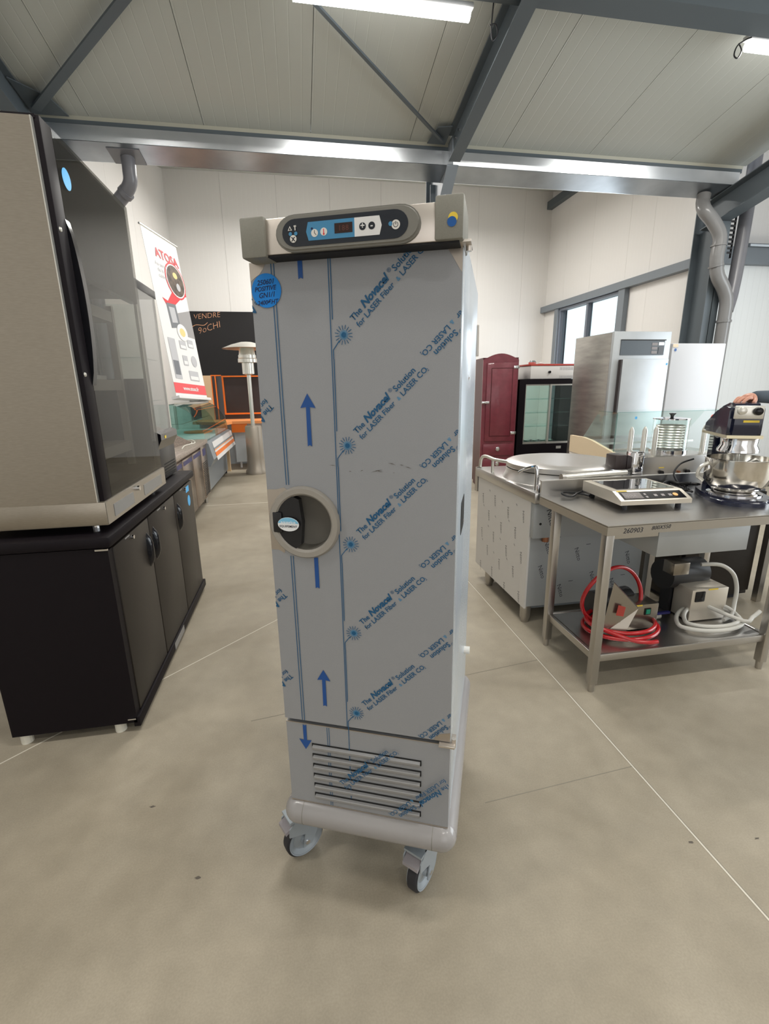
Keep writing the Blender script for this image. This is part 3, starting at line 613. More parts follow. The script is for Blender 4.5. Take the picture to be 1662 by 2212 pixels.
pp('display', [(p[0], ypn - .0010, p[1]) for p in ((-.319, 1.7865), (-.283, 1.7865), (-.283, 1.804), (-.319, 1.804))], 'display_dark')
text('display_digits', '188', .0135, 'display_digit', pn, (-.301, ypn - .0016, 1.7905), (1, 0, 0), align='CENTER', space=1.1)
def btn(u, z, r, m_): return pp('button', disc((u, ypn - .0010, z), r, 20), m_)
for u, z, r, m_, s_, c_ in ((-.405, 1.7835, .0068, 'button_white', 'x', 'ink_black'), (-.360, 1.7905, .0070, 'button_white', '', 'ink_black'), (-.341, 1.7915, .0070, 'button_white', '', 'ink_black'), (-.2630, 1.7945, .0066, 'panel_black', '+', 'panel_white'), (-.2450, 1.7945, .0066, 'panel_black', '-', 'panel_white'), (-.1985, 1.7925, .0082, 'button_white', '', 'ink_black')):
    btn(u, z, r, m_)
    if s_: text('button_symbol', s_, .016, c_, pn, (u, ypn - .0016, z - .0042), (1, 0, 0), align='CENTER', bold=.0003)
def seg2(name, u0, z0, u1, z1, w_, m_):
    p = Vector((u0, ypn - .0016, z0)); q = Vector((u1, ypn - .0016, z1)); d = (q - p).normalized(); n = Vector((-d.z, 0, d.x)) * w_; pp(name, [p - n, q - n, q + n, p + n], m_, .0002)
seg2('button_symbol', -.360, 1.7905, -.360, 1.7955, .0005, 'ink_black'); seg2('button_symbol', -.360, 1.7905, -.3565, 1.787, .0005, 'ink_black')
seg2('button_symbol', -.341, 1.788, -.341, 1.7965, .0008, 'banner_red'); pp('button_symbol', disc((-.341, ypn - .0016, 1.7875), .0018, 12), 'banner_red', .0002)
seg2('button_symbol', -.1985, 1.7925, -.1985, 1.798, .0006, 'ink_black')
bm = B()
for k in range(14):
    a0 = R(120 + k * 300 / 14); a1 = R(120 + (k + 1) * 300 / 14)
    prism(bm, [(-.1985 + r_ * math.cos(a), ypn - .0016, 1.7925 + r_ * math.sin(a)) for r_, a in ((.0038, a0), (.0048, a0), (.0048, a1), (.0038, a1))], (0, -.0002, 0))
obj('button_symbol', bm, 'ink_black', pn)
pp('status_light', disc((-.2085, ypn - .0010, 1.7945), .0040, 14), 'panel_blue'); pp('status_light', disc((-.4105, ypn - .0010, 1.7925), .0035, 14), 'panel_blue'); pp('status_light', disc((-.3990, ypn - .0010, 1.7925), .0035, 14), 'panel_blue')
pp('warning_symbol', [(-.4155, ypn - .0010, 1.7985), (-.4065, ypn - .0010, 1.7985), (-.411, ypn - .0010, 1.8065)], 'button_white'); pp('warning_symbol', [(-.4132, ypn - .0015, 1.7995), (-.4088, ypn - .0015, 1.7995), (-.411, ypn - .0015, 1.8040)], 'panel_black', .0002)
seg2('service_symbol', -.400, 1.798, -.400, 1.806, .0010, 'button_white'); seg2('service_symbol', -.4025, 1.8055, -.3975, 1.8055, .0013, 'button_white')
pp('clock_mark', disc((-.365, ypn - .0014, 1.7985), .0021, 12), 'ink', .0002)
# hinges, side details
hg = bx('hinge', cab, 'header_steel', -.125, -.060, 1.0, 1.065, 1.7615, 1.7665, .001); obj('hinge_pin', cyl(B(), (-.066, 1.03, 1.752), (-.066, 1.03, 1.772), .006, seg=12), 'header_steel', hg)
hg = bx('hinge', cab, 'header_steel', -.105, -.064, 1.015, 1.065, .604, .610, .001); obj('hinge_pin', cyl(B(), (-.068, 1.033, .596), (-.068, 1.033, .622), .0055, seg=12), 'header_steel', hg)
obj('side_grip', prism(B(), [(UR, 1.20 + .012 * math.cos(t) + (.10 if math.cos(t) > 0 else 0), 1.163 + .045 * math.sin(t)) for t in [2 * math.pi * k / 24 for k in range(24)]], (.001, 0, 0)), 'slot', cab)
obj('side_knob', cyl(B(), (UR, 1.62, .53), (UR + .02, 1.62, .53), .014, seg=14), 'button_white', cab)
obj('rear_handle', tube(B(), [(UR - .03, 1.77, 1.70), (UR + .002, 1.775, 1.70), (UR + .004, 1.775, 1.60), (UR - .03, 1.77, 1.60)], .005, 8, 0), 'header_steel', cab)
for vv, zz in ((1.35, 1.52), (1.30, 1.13)): obj('side_screw', lathe(B(), [(0, .003), (.006, .001), (.007, 0)], (UR, vv, zz), 12, (1, 0, 0)), 'chrome', cab)
# bumper rail
bm = B(); rr = .0425; zb = .292; ua, ub, va, vb = -.5165, -.0955, 1.0445, 1.745
for p, q in (((ua, va), (ub, va)), ((ub, va), (ub, vb)), ((ub, vb), (ua, vb)), ((ua, vb), (ua, va))): cyl(bm, (p[0], p[1], zb), (q[0], q[1], zb), rr, seg=22, cap=False)
for p in ((ua, va), (ub, va), (ub, vb), (ua, vb)): bmesh.ops.create_uvsphere(bm, u_segments=22, v_segments=14, radius=rr, matrix=Matrix.Translation((p[0], p[1], zb)))
obj('bumper_rail', bm, 'bumper', cab, smooth=True)
bm = B()
for u in (ua + .022, ub - .022): cyl(bm, (u - .0006, va, zb), (u + .0006, va, zb), rr + .0006, seg=22)
obj('bumper_seam', bm, 'cap_grey', cab)
bx('base_plate', cab, 'caster_grey', -.50, -.11, 1.06, 1.73, .232, .262)
# casters
def caster(u, v, ang, brake=True):
    """ang: rolling direction in the cabinet frame; (u, v) = wheel contact"""
    rw = .0665; d = Vector((math.cos(ang), math.sin(ang), 0)); a = Vector((math.sin(ang), -math.cos(ang), 0)); c = Vector((u, v, rw))
    sw = c + d * .038
    w_ = obj('caster', lathe(B(), [(.030, 0), (.036, .010), (.036, .022), (.020, .03)], (sw.x, sw.y, .165), 20), 'caster_grey', cab, smooth=True)
    bx('top_plate', w_, 'caster_grey', sw.x - .045, sw.x + .045, sw.y - .045, sw.y + .045, .192, .232)
    obj('wheel', lathe(B(), [(rw - .012, -.010), (rw - .012, -.018), (rw - .008, -.018), (rw - .001, -.013), (rw, 0), (rw - .001, .013), (rw - .008, .018), (rw - .012, .018), (rw - .012, .010)], c, 40, a), 'rubber', w_, smooth=True)
    obj('wheel_rim', lathe(B(), [(0, -.024), (.016, -.024), (.018, -.014), (.040, -.010), (rw - .014, -.017), (rw - .008, -.0195), (rw - .008, .0195), (rw - .014, .017), (.040, .010), (.018, .014), (.016, .024), (0, .024)], c, 40, a), 'caster_grey', w_, smooth=True)
    for s in (-1, 1):
        o = c + a * s * .027; up = Vector((0, 0, 1))
        prf = [o - d * .016 - up * .016, o + d * .016 - up * .014, o + d * .072 + up * .098, o + d * .060 + up * .108, o - d * .030 + up * .108, o - d * .058 + up * .085, o - d * .060 + up * .055, o - d * .03 + up * .045, o - d * .006 + up * .035]
        obj('fork', prism(B(), prf, a * s * .004), 'caster_grey', w_)
    obj('fork_bridge', prism(B(), [c - d * .055 + Vector((0, 0, .10)) - a * .03, c + d * .07 + Vector((0, 0, .10)) - a * .03, c + d * .07 + Vector((0, 0, .10)) + a * .03, c - d * .055 + Vector((0, 0, .10)) + a * .03], (0, 0, .008)), 'caster_grey', w_)
    obj('axle', cyl(B(), c - a * .034, c + a * .034, .008, seg=12), 'chrome', w_)
    if brake:
        o = c - d * .050 + Vector((0, 0, .064)); obj('brake_pedal', prism(B(), [o - d * .020 - a * .026, o + d * .010 - a * .026 + Vector((0, 0, .014)), o + d * .010 + a * .026 + Vector((0, 0, .014)), o - d * .020 + a * .026], (0, 0, .012)), 'caster_plastic', w_)
caster(-.560, 1.140, R(50), True)
caster(-.160, 1.118, R(68), True)
caster(-.49, 1.66, R(20), False); caster(-.14, 1.66, R(30), False)

# ================================================================== LEFT: BACK BAR FRIDGE
XF = -.79; fr = thing('back_bar_fridge', 'low black three-door bar fridge standing along the left side', 'fridge', (-1.045, 2.8, 0))
bx('body', fr, 'black_paint', -1.30, XF - .034, 1.985, 3.595, .052, .88)
for i, (a, b_) in enumerate(((2.035, 2.505), (2.515, 3.035), (3.045, 3.555))):
    d_ = bx('door', fr, 'black_panel', XF - .03, XF, a, b_, .085, .868, .004)
    yy = {0: b_ - .045, 1: a + .055, 2: a + .06}[i]; zz = .71
    obj('door_handle', lathe(B(), [(0, .026), (.012, .024), (.02, .016), (.026, .004), (.028, 0)], (0, 0, 0), 20, (1, 0, 0)), 'black_gloss', d_, smooth=True)
    h_ = children(d_)[0]; h_.data.transform(Matrix.Translation(Vector((XF, yy, zz)) - ORIG[fr.name] + ORIG[fr.name]) @ Matrix.Diagonal((1, 1, 3.3, 1)) @ Matrix.Translation(ORIG[fr.name])); h_.data.transform(Matrix.Translation(-ORIG[fr.name]))
    obj('door_lock', cyl(B(), (XF, (a + b_) / 2 + (.02 if i else -.02), .845), (XF + .012, (a + b_) / 2 + (.02 if i else -.02), .845), .009, seg=12), 'chrome', d_)
    bx('label_plate', d_, 'pvc_light', XF, XF + .001, (a + b_) / 2 - .10, (a + b_) / 2 - .04, .858, .864)
bx('front_post', fr, 'black_paint', XF - .034, XF - .004, 1.985, 2.03, .052, .87)
bx('top_slab', fr, 'black_paint', -1.31, XF + .012, 1.975, 3.605, .882, .93, .012)
bx('plinth', fr, 'black_paint', XF - .02, XF + .008, 1.985, 3.6, .03, .08, .003)
bx('plinth_plate', fr, 'pvc_light', XF + .008, XF + .0095, 2.63, 2.86, .034, .074)
hh = bx('hinge', fr, 'chrome', -.84, XF - .002, 1.979, 1.985, .872, .879); bx('hinge', fr, 'chrome', -.83, XF - .006, 1.979, 1.985, .070, .076)
for p in ((-.88, 2.02), (-1.265, 2.02), (-.88, 3.54), (-1.265, 3.54)): obj('foot', cyl(B(), (p[0], p[1], 0), (p[0], p[1], .052), .024, seg=14), 'white_plastic', fr)
single('price_sticker', prism(B(), disc((XF + .0005, 3.42, .745), .038, 24, ax1=(0, 1, 0), ax2=(0, 0, 1)), (.0006, 0, 0)), 'sky_blue', 'round blue sticker on the far door of the black bar fridge', 'sticker', (XF + .001, 3.42, .745))
single('price_sticker', box(B(), XF + .0005, XF + .0012, 3.36, 3.45, .81, .85), 'sky_blue', 'small square blue sticker above the round one on the black bar fridge', 'sticker', (XF + .001, 3.405, .81))
# ================================================================== TALL DISPLAY CASE on the fridge
XD = -.80; td = thing('tall_display_case', 'tall steel and dark glass display case standing on the black bar fridge', 'display case', (-1.1, 2.48, .93))
plb = bx('plinth', td, 'stainless_v', -1.55, XD + .008, 2.03, 2.925, .965, 1.062, .003)
bx('plinth_front', plb, 'stainless_leg', XD + .008, XD + .010, 2.035, 2.92, .967, 1.060)
for a, b_ in ((2.11, 2.36), (2.52, 2.84)):
    gb = bx('vent_grille', plb, 'pvc_light', XD + .010, XD + .0115, a, b_, .982, 1.035)
obj('plinth_lock', cyl(B(), (XD + .01, 2.42, 1.04), (XD + .024, 2.42, 1.04), .012, seg=12), 'chrome', plb)
for p in ((-.86, 2.08), (-.86, 2.88), (-1.25, 2.08), (-1.25, 2.88)): obj('foot', cyl(B(), (p[0], p[1], .93), (p[0], p[1], .966), .014, seg=10), 'chrome', td)
bx('side_panel', td, 'stainless_v', -1.55, -.822, 2.035, 2.050, 1.062, 2.39)
bx('side_edge', td, 'alu', -.822, -.818, 2.033, 2.050, 1.062, 2.39)
bx('side_post', td, 'black_paint', -.86, XD, 2.052, 2.135, 1.062, 2.40, .003)
for zz in (2.06, 1.56): obj('post_screw', lathe(B(), [(0, .006), (.007, .004), (.009, 0)], (XD, 2.07, zz), 12, (1, 0, 0)), 'alu', td)
obj('door_handle', prism(B(), [(XD + .001, 2.125, z) for z in (1.52, 2.11)] + [(XD + .001 + .026 * math.sin(math.pi * k / 12) ** .6, 2.125, 2.11 - .59 * k / 12) for k in range(1, 12)], (0, .035, 0)), 'black_gloss', td, smooth=True)
bx('glass_pane', td, 'glass_smoke', XD - .006, XD, 2.135, 2.915, 1.062, 2.40)
bx('black_header', td, 'black_gloss', XD - .04, XD - .007, 2.135, 2.90, 1.94, 2.385)
bx('lower_liner', td, 'black_panel', -1.55, -1.54, 2.06, 2.91, 1.062, 1.56); bx('lower_liner', td, 'black_panel', -1.54, -.83, 2.90, 2.912, 1.062, 1.56); bx('rear_glass', td, 'glass_clear', -1.548, -1.542, 2.06, 2.90, 1.56, 2.39); bx('end_glass', td, 'glass_clear', -1.54, -.83, 2.905, 2.911, 1.56, 1.94)
bx('roof', td, 'black_paint', -1.55, XD - .012, 2.05, 2.915, 2.39, 2.402)
for zz in (1.22, 1.54, 1.88): bx('shelf', td, 'shelf_grey', -1.45, -.92, 2.16, 2.86, zz - .04, zz + .012)
bm = B(); [box(bm, x, x + .032, y, y + .032, 1.062, 1.92) for x in (-.95, -1.42) for y in (2.16, 2.83)]; obj('shelf_post', bm, 'shelf_grey', td)
bx('floor_pan', td, 'black_paint', -1.54, -.83, 2.05, 2.9, 1.062, 1.10)
single('price_sticker', prism(B(), disc((XD + .0004, 2.20, 2.264), .036, 28, ax1=(0, 1, 0), ax2=(0, 0, 1)), (.0008, 0, 0)), 'sky_blue', 'round blue sticker high on the dark glass of the tall display case', 'sticker', (XD + .001, 2.2, 2.264))
single('baking_tray', box(box(B(), -1.35, -.98, 2.25, 2.8, 1.556, 1.575), -1.30, -1.0, 2.3, 2.7, 1.575, 1.60), 'counter_white', 'white tray on the middle shelf inside the tall display case', 'tray', (-1.16, 2.5, 1.556))
single('warning_tag', box(B(), -.9185, -.9175, 2.24, 2.32, 1.196, 1.234), 'orange_red', 'small red tag on the lowest shelf edge inside the tall display case', 'tag', (-.915, 2.28, 1.225))
single('carton', box(B(), -1.25, -1.0, 2.35, 2.6, 1.236, 1.34), 'pale_yellow', 'yellow carton on the lowest shelf inside the tall display case', 'box', (-1.12, 2.47, 1.236))
# ================================================================== SMALL DISPLAY CASE
XS = -.86; sd = thing('small_display_case', 'narrow black framed glass display case behind the tall one', 'display case', (-1.05, 3.3, .93))
bx('base', sd, 'black_metal', -1.28, XS, 3.06, 3.50, .945, 1.20, .006)
bm = B(); [box(bm, XS - .02, XS + .001, 3.2, 3.46, .96 + .018 * i, .968 + .018 * i) for i in range(5)]; obj('vent_slot', bm, 'slot', sd)
obj('curved_front', prism(B(), [(XS, 3.09, 1.14), (XS + .03, 3.09, 1.20), (XS + .03, 3.09, 1.235), (XS, 3.09, 1.25)], (0, .40, 0)), 'black_gloss', sd)
bx('energy_label', sd, 'yellow', XS + .031, XS + .032, 3.17, 3.205, 1.205, 1.222)
for a in ((-1.27, -1.25, 3.07, 3.09), (-1.27, -1.25, 3.47, 3.49), (XS - .015, XS, 3.07, 3.09), (XS - .015, XS, 3.47, 3.49)): bx('frame_post', sd, 'alu' if a[1] > -1 else 'black_metal', *a, 1.2, 2.06)
bx('frame_top', sd, 'black_metal', -1.28, XS + .002, 3.06, 3.50, 2.06, 2.11, .004)
bx('glass_pane', sd, 'glass_dark', XS - .004, XS, 3.09, 3.47, 1.25, 2.06); bx('glass_pane', sd, 'glass_dark', -1.26, -1.256, 3.09, 3.47, 1.2, 2.06)
for zz in (1.43, 1.68): bx('glass_shelf', sd, 'glass_green', -1.24, XS - .03, 3.10, 3.46, zz, zz + .006)
for p in ((-.90, 3.1), (-.90, 3.46), (-1.23, 3.1), (-1.23, 3.46)): obj('foot', cyl(B(), (p[0], p[1], .93), (p[0], p[1], .946), .015, seg=8), 'rubber', sd)

# ================================================================== STEEL COUNTER FRIDGE with granite top
XC = -1.24; cf = thing('counter_fridge', 'steel counter fridge with granite top behind the black bar fridge', 'counter', (-1.6, 5.7, 0))
bx('body', cf, 'counter_steel', -1.94, XC - .02, 4.75, 6.68, .11, .80)
for a, b_ in ((4.78, 5.27), (5.29, 5.78), (5.80, 6.28)):
    d_ = bx('door', cf, 'counter_steel', XC - .02, XC, a, b_, .12, .765, .004); bx('grip_strip', d_, 'vent_blue', XC, XC + .002, a + .03, b_ - .03, .70, .745)
vp = bx('vent_panel', cf, 'counter_steel', XC - .02, XC, 6.30, 6.68, .12, .79, .003)
bm = B(); [box(bm, XC, XC + .003, 6.34, 6.64, .15 + i * .022, .159 + i * .022) for i in range(20)]; obj('vent_slats', bm, 'slot', vp)
bx('controller', vp, 'vent_blue', XC, XC + .003, 6.40, 6.58, .66, .75)
bx('granite_top', cf, 'granite', -1.97, XC + .02, 4.73, 6.70, .80, .85, .003)
for p in ((-1.3, 4.85), (-1.3, 6.6), (-1.88, 4.85), (-1.88, 6.6)): obj('foot', cyl(B(), (p[0], p[1], 0), (p[0], p[1], .11), .025, seg=12), 'stainless_leg', cf)
single('granite_slab', prism(B(), [(-1.62, 4.7, .851), (-1.34, 6.32, .851), (-1.60, 5.7, 1.13), (-1.76, 4.7, 1.18)], (-.03, .02, .01)), 'granite_dark', 'loose brown speckled granite slab leaning on the granite counter top', 'stone slab', (-1.6, 5.5, .851))
single('power_cord', tube(B(), [(-1.30, 5.6, .856), (-1.33, 5.9, .86), (-1.28, 6.2, .857), (-1.36, 6.4, .875), (-1.46, 6.45, .857), (-1.34, 6.3, .857), (-1.30, 6.05, .857)], .006, 6, 6), 'white_plastic', 'pale cord lying on the granite counter top', 'cord', (-1.3, 6.0, .851))
# ================================================================== CURVED GLASS SERVE-OVER COUNTER
so = thing('serve_over_counter', 'curved glass serve-over counter with white and orange striped front', 'display counter', (-1.75, 8.1, 0))
bx('base', so, 'grey_base', -2.15, -1.33, 6.75, 9.0, .06, .45); obj('foot', cyl(B(), (-1.37, 8.94, 0), (-1.37, 8.94, .06), .03, seg=10), 'rubber', so); obj('foot', cyl(B(), (-1.5, 6.85, 0), (-1.5, 6.85, .06), .03, seg=10), 'rubber', so)
prof = [(-2.15, .45), (-1.36, .45), (-1.22, .47), (-1.17, .56), (-1.22, .78), (-1.28, .80), (-2.15, .80)]
obj('tub', prism(B(), [(p[0], 6.75, p[1]) for p in prof], (0, 2.25, 0)), 'grey_base', so)
def band(a, b_, m_): return obj('stripe', prism(B(), [(-1.168 + .0 + (a - .56) * -.225, 7.0, a), (-1.164 + (a - .56) * -.225, 7.0, a), (-1.164 + (b_ - .56) * -.225, 7.0, b_), (-1.168 + (b_ - .56) * -.225, 7.0, b_)], (0, 1.98, 0)), m_, so)
band(.575, .63, 'orange'); band(.63, .655, 'counter_white'); band(.655, .67, 'orange_top'); band(.67, .695, 'grey_base'); band(.695, .775, 'counter_white'); band(.52, .575, 'counter_white')
gp = [(-1.26, .80)] + [(-1.26 - .50 * math.sin(t) * .0 - (1 - math.cos(t)) * .42, .80 + .50 * math.sin(t)) for t in [R(k * 11.25) for k in range(1, 9)]]
bm = B()
vs = [[bm.verts.new((p[0], y, p[1])) for p in gp] for y in (6.78, 8.98)]
for i in range(len(gp) - 1): bm.faces.new((vs[0][i], vs[0][i + 1], vs[1][i + 1], vs[1][i]))
obj('curved_glass', bm, 'glass_green', so, smooth=True)
for y in (6.78, 7.88, 8.97):
    bm = B(); pl = [(p[0], y, p[1]) for p in gp] + [(-2.1, y, 1.30), (-2.1, y, .80)]; prism(bm, pl, (0, .006, 0)); obj('end_glass', bm, 'glass_green', so)
bx('top_glass', so, 'glass_green', -2.12, -1.66, 6.76, 9.0, 1.300, 1.310); bx('work_top', so, 'counter_white', -2.15, -1.30, 6.77, 9.0, .80, .815)
bx('inner_shelf', so, 'glass_green', -2.05, -1.55, 6.85, 8.9, 1.04, 1.048); bx('rear_post', so, 'alu', -2.14, -2.10, 6.76, 6.8, .8, 1.30); bx('rear_post', so, 'alu', -2.14, -2.10, 8.95, 8.99, .8, 1.30)
single('cutting_board', prism(B(), disc((-1.62, 8.2, .816), .22, 24, ax2=(0, 1, 0)), (0, 0, .02)), 'orange', 'round orange board inside the curved glass counter', 'board', (-1.62, 8.2, .816))
# ================================================================== ORANGE CORNER COUNTER
oc = thing('orange_corner_counter', 'white counter with orange worktop at the far end of the aisle', 'counter', (-.6, 9.9, 0))
obj('worktop', prism(B(), [(-1.95, 9.45, .86), (-1.30, 9.05, .86), (-1.22, 9.30, .86), (-.2, 9.30, .86), (-.2, 10.1, .86), (-1.95, 10.1, .86)], (0, 0, .05)), 'orange_top', oc)
bx('apron', oc, 'orange', -1.24, -.96, 9.32, 9.36, .70, .859); bx('front_panel', oc, 'white_panel', -1.22, -.2, 9.48, 9.52, .12, .859); bx('rear_panel', oc, 'white_panel', -1.95, -.2, 10.06, 10.1, 0, .859)
for x in (-1.15, -.3): obj('leg', cyl(B(), (x, 9.55, 0), (x, 9.55, .12), .02, seg=8), 'counter_white', oc)
bx('end_panel', oc, 'cream_wood', -1.42, -1.30, 9.14, 9.2, .0, .859)
ow = thing('orange_framed_cabinet', 'dark cabinet with thin orange frame on the orange worktop', 'cabinet', (-.8, 9.95, .91))
obj('back_panel', box(B(), -1.42, -.2, 10.02, 10.05, 1.0, 1.74), 'brown_glass', ow)
for a in ((-1.43, -.2, 9.99, 10.02, 1.72, 1.745), (-1.43, -.2, 9.99, 10.02, 1.0, 1.03), (-1.43, -1.40, 9.99, 10.02, 1.03, 1.72)): bx('frame_bar', ow, 'orange', *a)
bx('frame_bar', ow, 'orange', -1.62, -1.605, 9.93, 9.96, .911, 1.74); bx('frame_bar', ow, 'orange', -1.55, -1.53, 9.93, 9.96, .911, 1.74); bx('frame_bar', ow, 'orange', -1.62, -1.43, 9.93, 9.96, 1.74, 1.76)
bx('side_panel', ow, 'panel_slate', -1.605, -1.43, 9.97, 9.99, .911, 1.74); bx('side_panel', ow, 'cream_wood', -1.86, -1.62, 9.93, 9.97, .911, 1.75); bx('plinth', ow, 'brown_glass', -1.43, -.2, 10.0, 10.05, .911, 1.0)
# patio heater
ph = thing('patio_heater', 'patio heater with wide metal cap in front of the blackboard', 'heater', (-.80, 8.8, 0))
obj('base', lathe(B(), [(0, 0), (.19, 0), (.19, .05), (.165, .09), (.15, .30), (.145, .83), (.13, .86), (0, .87)], (-.80, 8.8, 0), 28), 'heater_grey', ph, smooth=True)
obj('pole', cyl(B(), (-.80, 8.8, .86), (-.80, 8.8, 1.72), .035, seg=14), 'alu', ph, smooth=True)
obj('burner', lathe(B(), [(.04, 1.72), (.10, 1.74), (.10, 1.92), (.16, 1.93), (.16, 1.99), (.15, 2.0), (.15, 2.05), (.14, 2.05), (.12, 2.17), (0, 2.18)], (-.80, 8.8, 0), 24), 'alu', ph, smooth=True)
obj('reflector_cap', lathe(B(), [(.41, 2.155), (.40, 2.16), (.25, 2.22), (.10, 2.26), (0, 2.27), ], (-.80, 8.8, 0), 32), 'alu', ph, smooth=True)
# blackboard
bb = thing('blackboard', 'large blackboard with orange chalk writing on the back wall', 'blackboard', (-.9, YB - .035, .9))
bx('board', bb, 'board_black', XL + .06, .75, YB - .05, YB - .031, 0.9, 3.16)
text('chalk_writing', 'VENDRE', .155, 'chalk', bb, (-2.15, YB - .052, 2.99), (1, 0, .10), shear=.2, bold=-.003); text('chalk_writing', '9oCHI', .19, 'chalk', bb, (-2.08, YB - .052, 2.68), (1, 0, .32), shear=.3, bold=-.004)
obj('chalk_line', tube(B(), [(-2.15, YB - .052, 2.86), (-2.22, YB - .052, 2.83), (-2.1, YB - .052, 2.88), (-1.95, YB - .052, 2.87), (-1.86, YB - .052, 2.93)], .006, 5, 6), 'chalk', bb)
# ================================================================== BANNER
TL, TR, BRp, BLp = Vector((-1.84, 7.2, 3.55)), Vector((-1.60, 8.0, 3.50)), Vector((-1.275, 7.36, 1.335)), Vector((-1.51, 6.57, 1.385))
bn = thing('roll_up_banner', 'white and red roll-up banner leaning above the curved glass counter', 'banner', (-1.4, 7.0, 1.31))
nb = (TR - TL).cross(BLp - TL).normalized(); nb = nb if nb.x > 0 else -nb
def bp_(s, t, off=0.0): return TL.lerp(TR, s).lerp(BLp.lerp(BRp, s), t) + nb * off
obj('sheet', prism(B(), [bp_(0, 0), bp_(1, 0), bp_(1, 1), bp_(0, 1)], -nb * .004), 'banner_white', bn)
obj('top_rail', cyl(B(), bp_(-.03, 0), bp_(1.03, 0), .014, seg=10), 'alu', bn); obj('base_case', prism(B(), [bp_(-.02, .985, .05), bp_(1.02, .985, .05), bp_(1.02, 1.0, .05), bp_(-.02, 1.0, .05)], -nb * .11), 'counter_white', bn)
cs = [bp_(0, 1.0, .05), bp_(1, 1.0, .05)]; obj('base_foot', box(B(), -1.56, -1.26, 6.6, 7.35, 1.311, 1.33), 'alu', bn)
def bpoly(name, pts, m_, off=.002, n=None): return obj(name, prism(B(), [bp_(s, t, off) for s, t in pts], nb * .0006), m_, bn)
def bell(s, t, rs, rt, n=24): return [(s + rs * math.cos(2 * math.pi * k / n), t + rt * math.sin(2 * math.pi * k / n)) for k in range(n)]
bpoly('red_band', [(0, .905), (1, .905), (1, .965), (0, .965)], 'banner_pink')
bpoly('red_swoosh', [(.35, .41), (.62, .31), (.95, .22), (1, .26), (1, .33), (.85, .345), (.55, .42), (.35, .47), (.2, .40)], 'banner_red')
bpoly('grey_swoosh', [(.45, .48), (1, .42), (1, .60), (.75, .60), (.55, .56)], 'banner_grey'); bpoly('photo_ring', bell(.73, .255, .30, .115), 'banner_red', .003); bpoly('photo_gap', bell(.73, .255, .275, .105), 'banner_white', .004); bpoly('photo', bell(.73, .255, .255, .097), 'photo_dark', .005)
bpoly('photo', bell(.74, .22, .07, .02), 'pale_yellow', .006); bpoly('photo', bell(.78, .29, .06, .025), 'photo_light', .006)
bpoly('photo', [(.28, .425), (.56, .415), (.58, .555), (.30, .575)], 'photo_grey', .003); bpoly('photo', [(.33, .445), (.50, .44), (.52, .53), (.35, .54)], 'photo_light', .004)
bpoly('plate_photo', bell(.60, .585, .16, .052), 'banner_white', .005); bpoly('plate_photo', bell(.60, .585, .085, .026), 'pale_yellow', .006)
for s, t, ds, dt in ((.10, .64, .20, .24), (.43, .64, .20, .05), (.70, .62, .18, .05), (.44, .73, .15, .06), (.55, .82, .30, .06)):
    bpoly('appliance_photo', [(s, t), (s + ds, t), (s + ds, t + dt), (s, t + dt)], 'photo_light', .003); bpoly('appliance_photo', [(s + .02, t + dt * .55), (s + ds - .02, t + dt * .55), (s + ds - .02, t + dt * .9), (s + .02, t + dt * .9)], 'photo_grey' if dt > .1 else 'banner_white', .004)
bpoly('appliance_photo', bell(.80, .755, .09, .035), 'photo_light', .003)
bxa = (TR - TL).normalized(); bya = (TL - BLp).normalized()
def btext(s, size, m_, s0, t0, **k): return text('printed_text', s, size, m_, bn, bp_(s0, t0, .004), bxa, bya, **k)
btext('ATOSA', .175, 'banner_red', .27, .150, bold=.004); btext('Au service', .075, 'photo_light', .20, .205); btext('de la', .075, 'photo_light', .24, .24); btext('cuisine', .075, 'photo_light', .24, .275); btext('www.atosa.fr', .075, 'banner_white', .26, .945, bold=.002)

# ================================================================== RIGHT: STEEL WORK TABLE
tb = thing('steel_work_table', 'stainless steel work table with undershelf at right, marked on its edge', 'table', (1.9, 2.15, 0))
TX0, TX1, TY0, TY1, TZ = 1.357, 2.43, 1.838, 2.462, .875
bx('table_top', tb, 'stainless', TX0 - .006, TX1, TY0 - .005, TY1, TZ - .006, TZ)
bx('front_edge', tb, 'stainless_leg', TX0 - .006, TX1, TY0 - .005, TY0 - .001, TZ - .048, TZ - .004); bx('side_edge', tb, 'stainless_leg', TX0 - .006, TX0 - .004, TY0 - .001, TY1, TZ - .048, TZ - .004); bx('side_edge', tb, 'stainless_leg', TX1 - .012, TX1, TY0 + .012, TY1, TZ - .048, TZ - .004)
bs = bx('backsplash', tb, 'stainless', TX0, TX1, TY1, TY1 + .012, TZ - .04, TZ + .085); bx('splash_lip', bs, 'stainless_sheen', TX0, TX1, TY1 + .001, TY1 + .024, TZ + .083, TZ + .088)
for x, y in ((1.374, 1.858), (1.374, 2.305), (2.372, 1.858), (2.372, 2.305)):
    l_ = bx('leg', tb, 'stainless_leg', x - .020, x + .020, y - .02, y + .02, .045, TZ - .006, .002); obj('foot', cyl(B(), (x, y, 0), (x, y, .046), .016, .018, seg=14), 'stainless_leg', l_, smooth=True)
us = bx('undershelf', tb, 'stainless', 1.394, 2.352, 1.862, 2.30, .196, .202); bx('shelf_edge', us, 'stainless_leg', 1.394, 2.352, 1.846, 1.862, .168, .206, .003); bx('shelf_edge', us, 'stainless_leg', 1.366, 1.386, 1.878, 2.285, .168, .206, .003)
bx('shelf_edge', us, 'stainless_leg', 2.36, 2.38, 1.878, 2.285, .168, .206, .003); bx('shelf_edge', us, 'stainless_leg', 1.394, 2.352, 2.30, 2.316, .168, .206, .003)
bx('underframe', tb, 'stainless_leg', 1.394, 1.64, 1.86, 1.89, TZ - .075, TZ - .008)
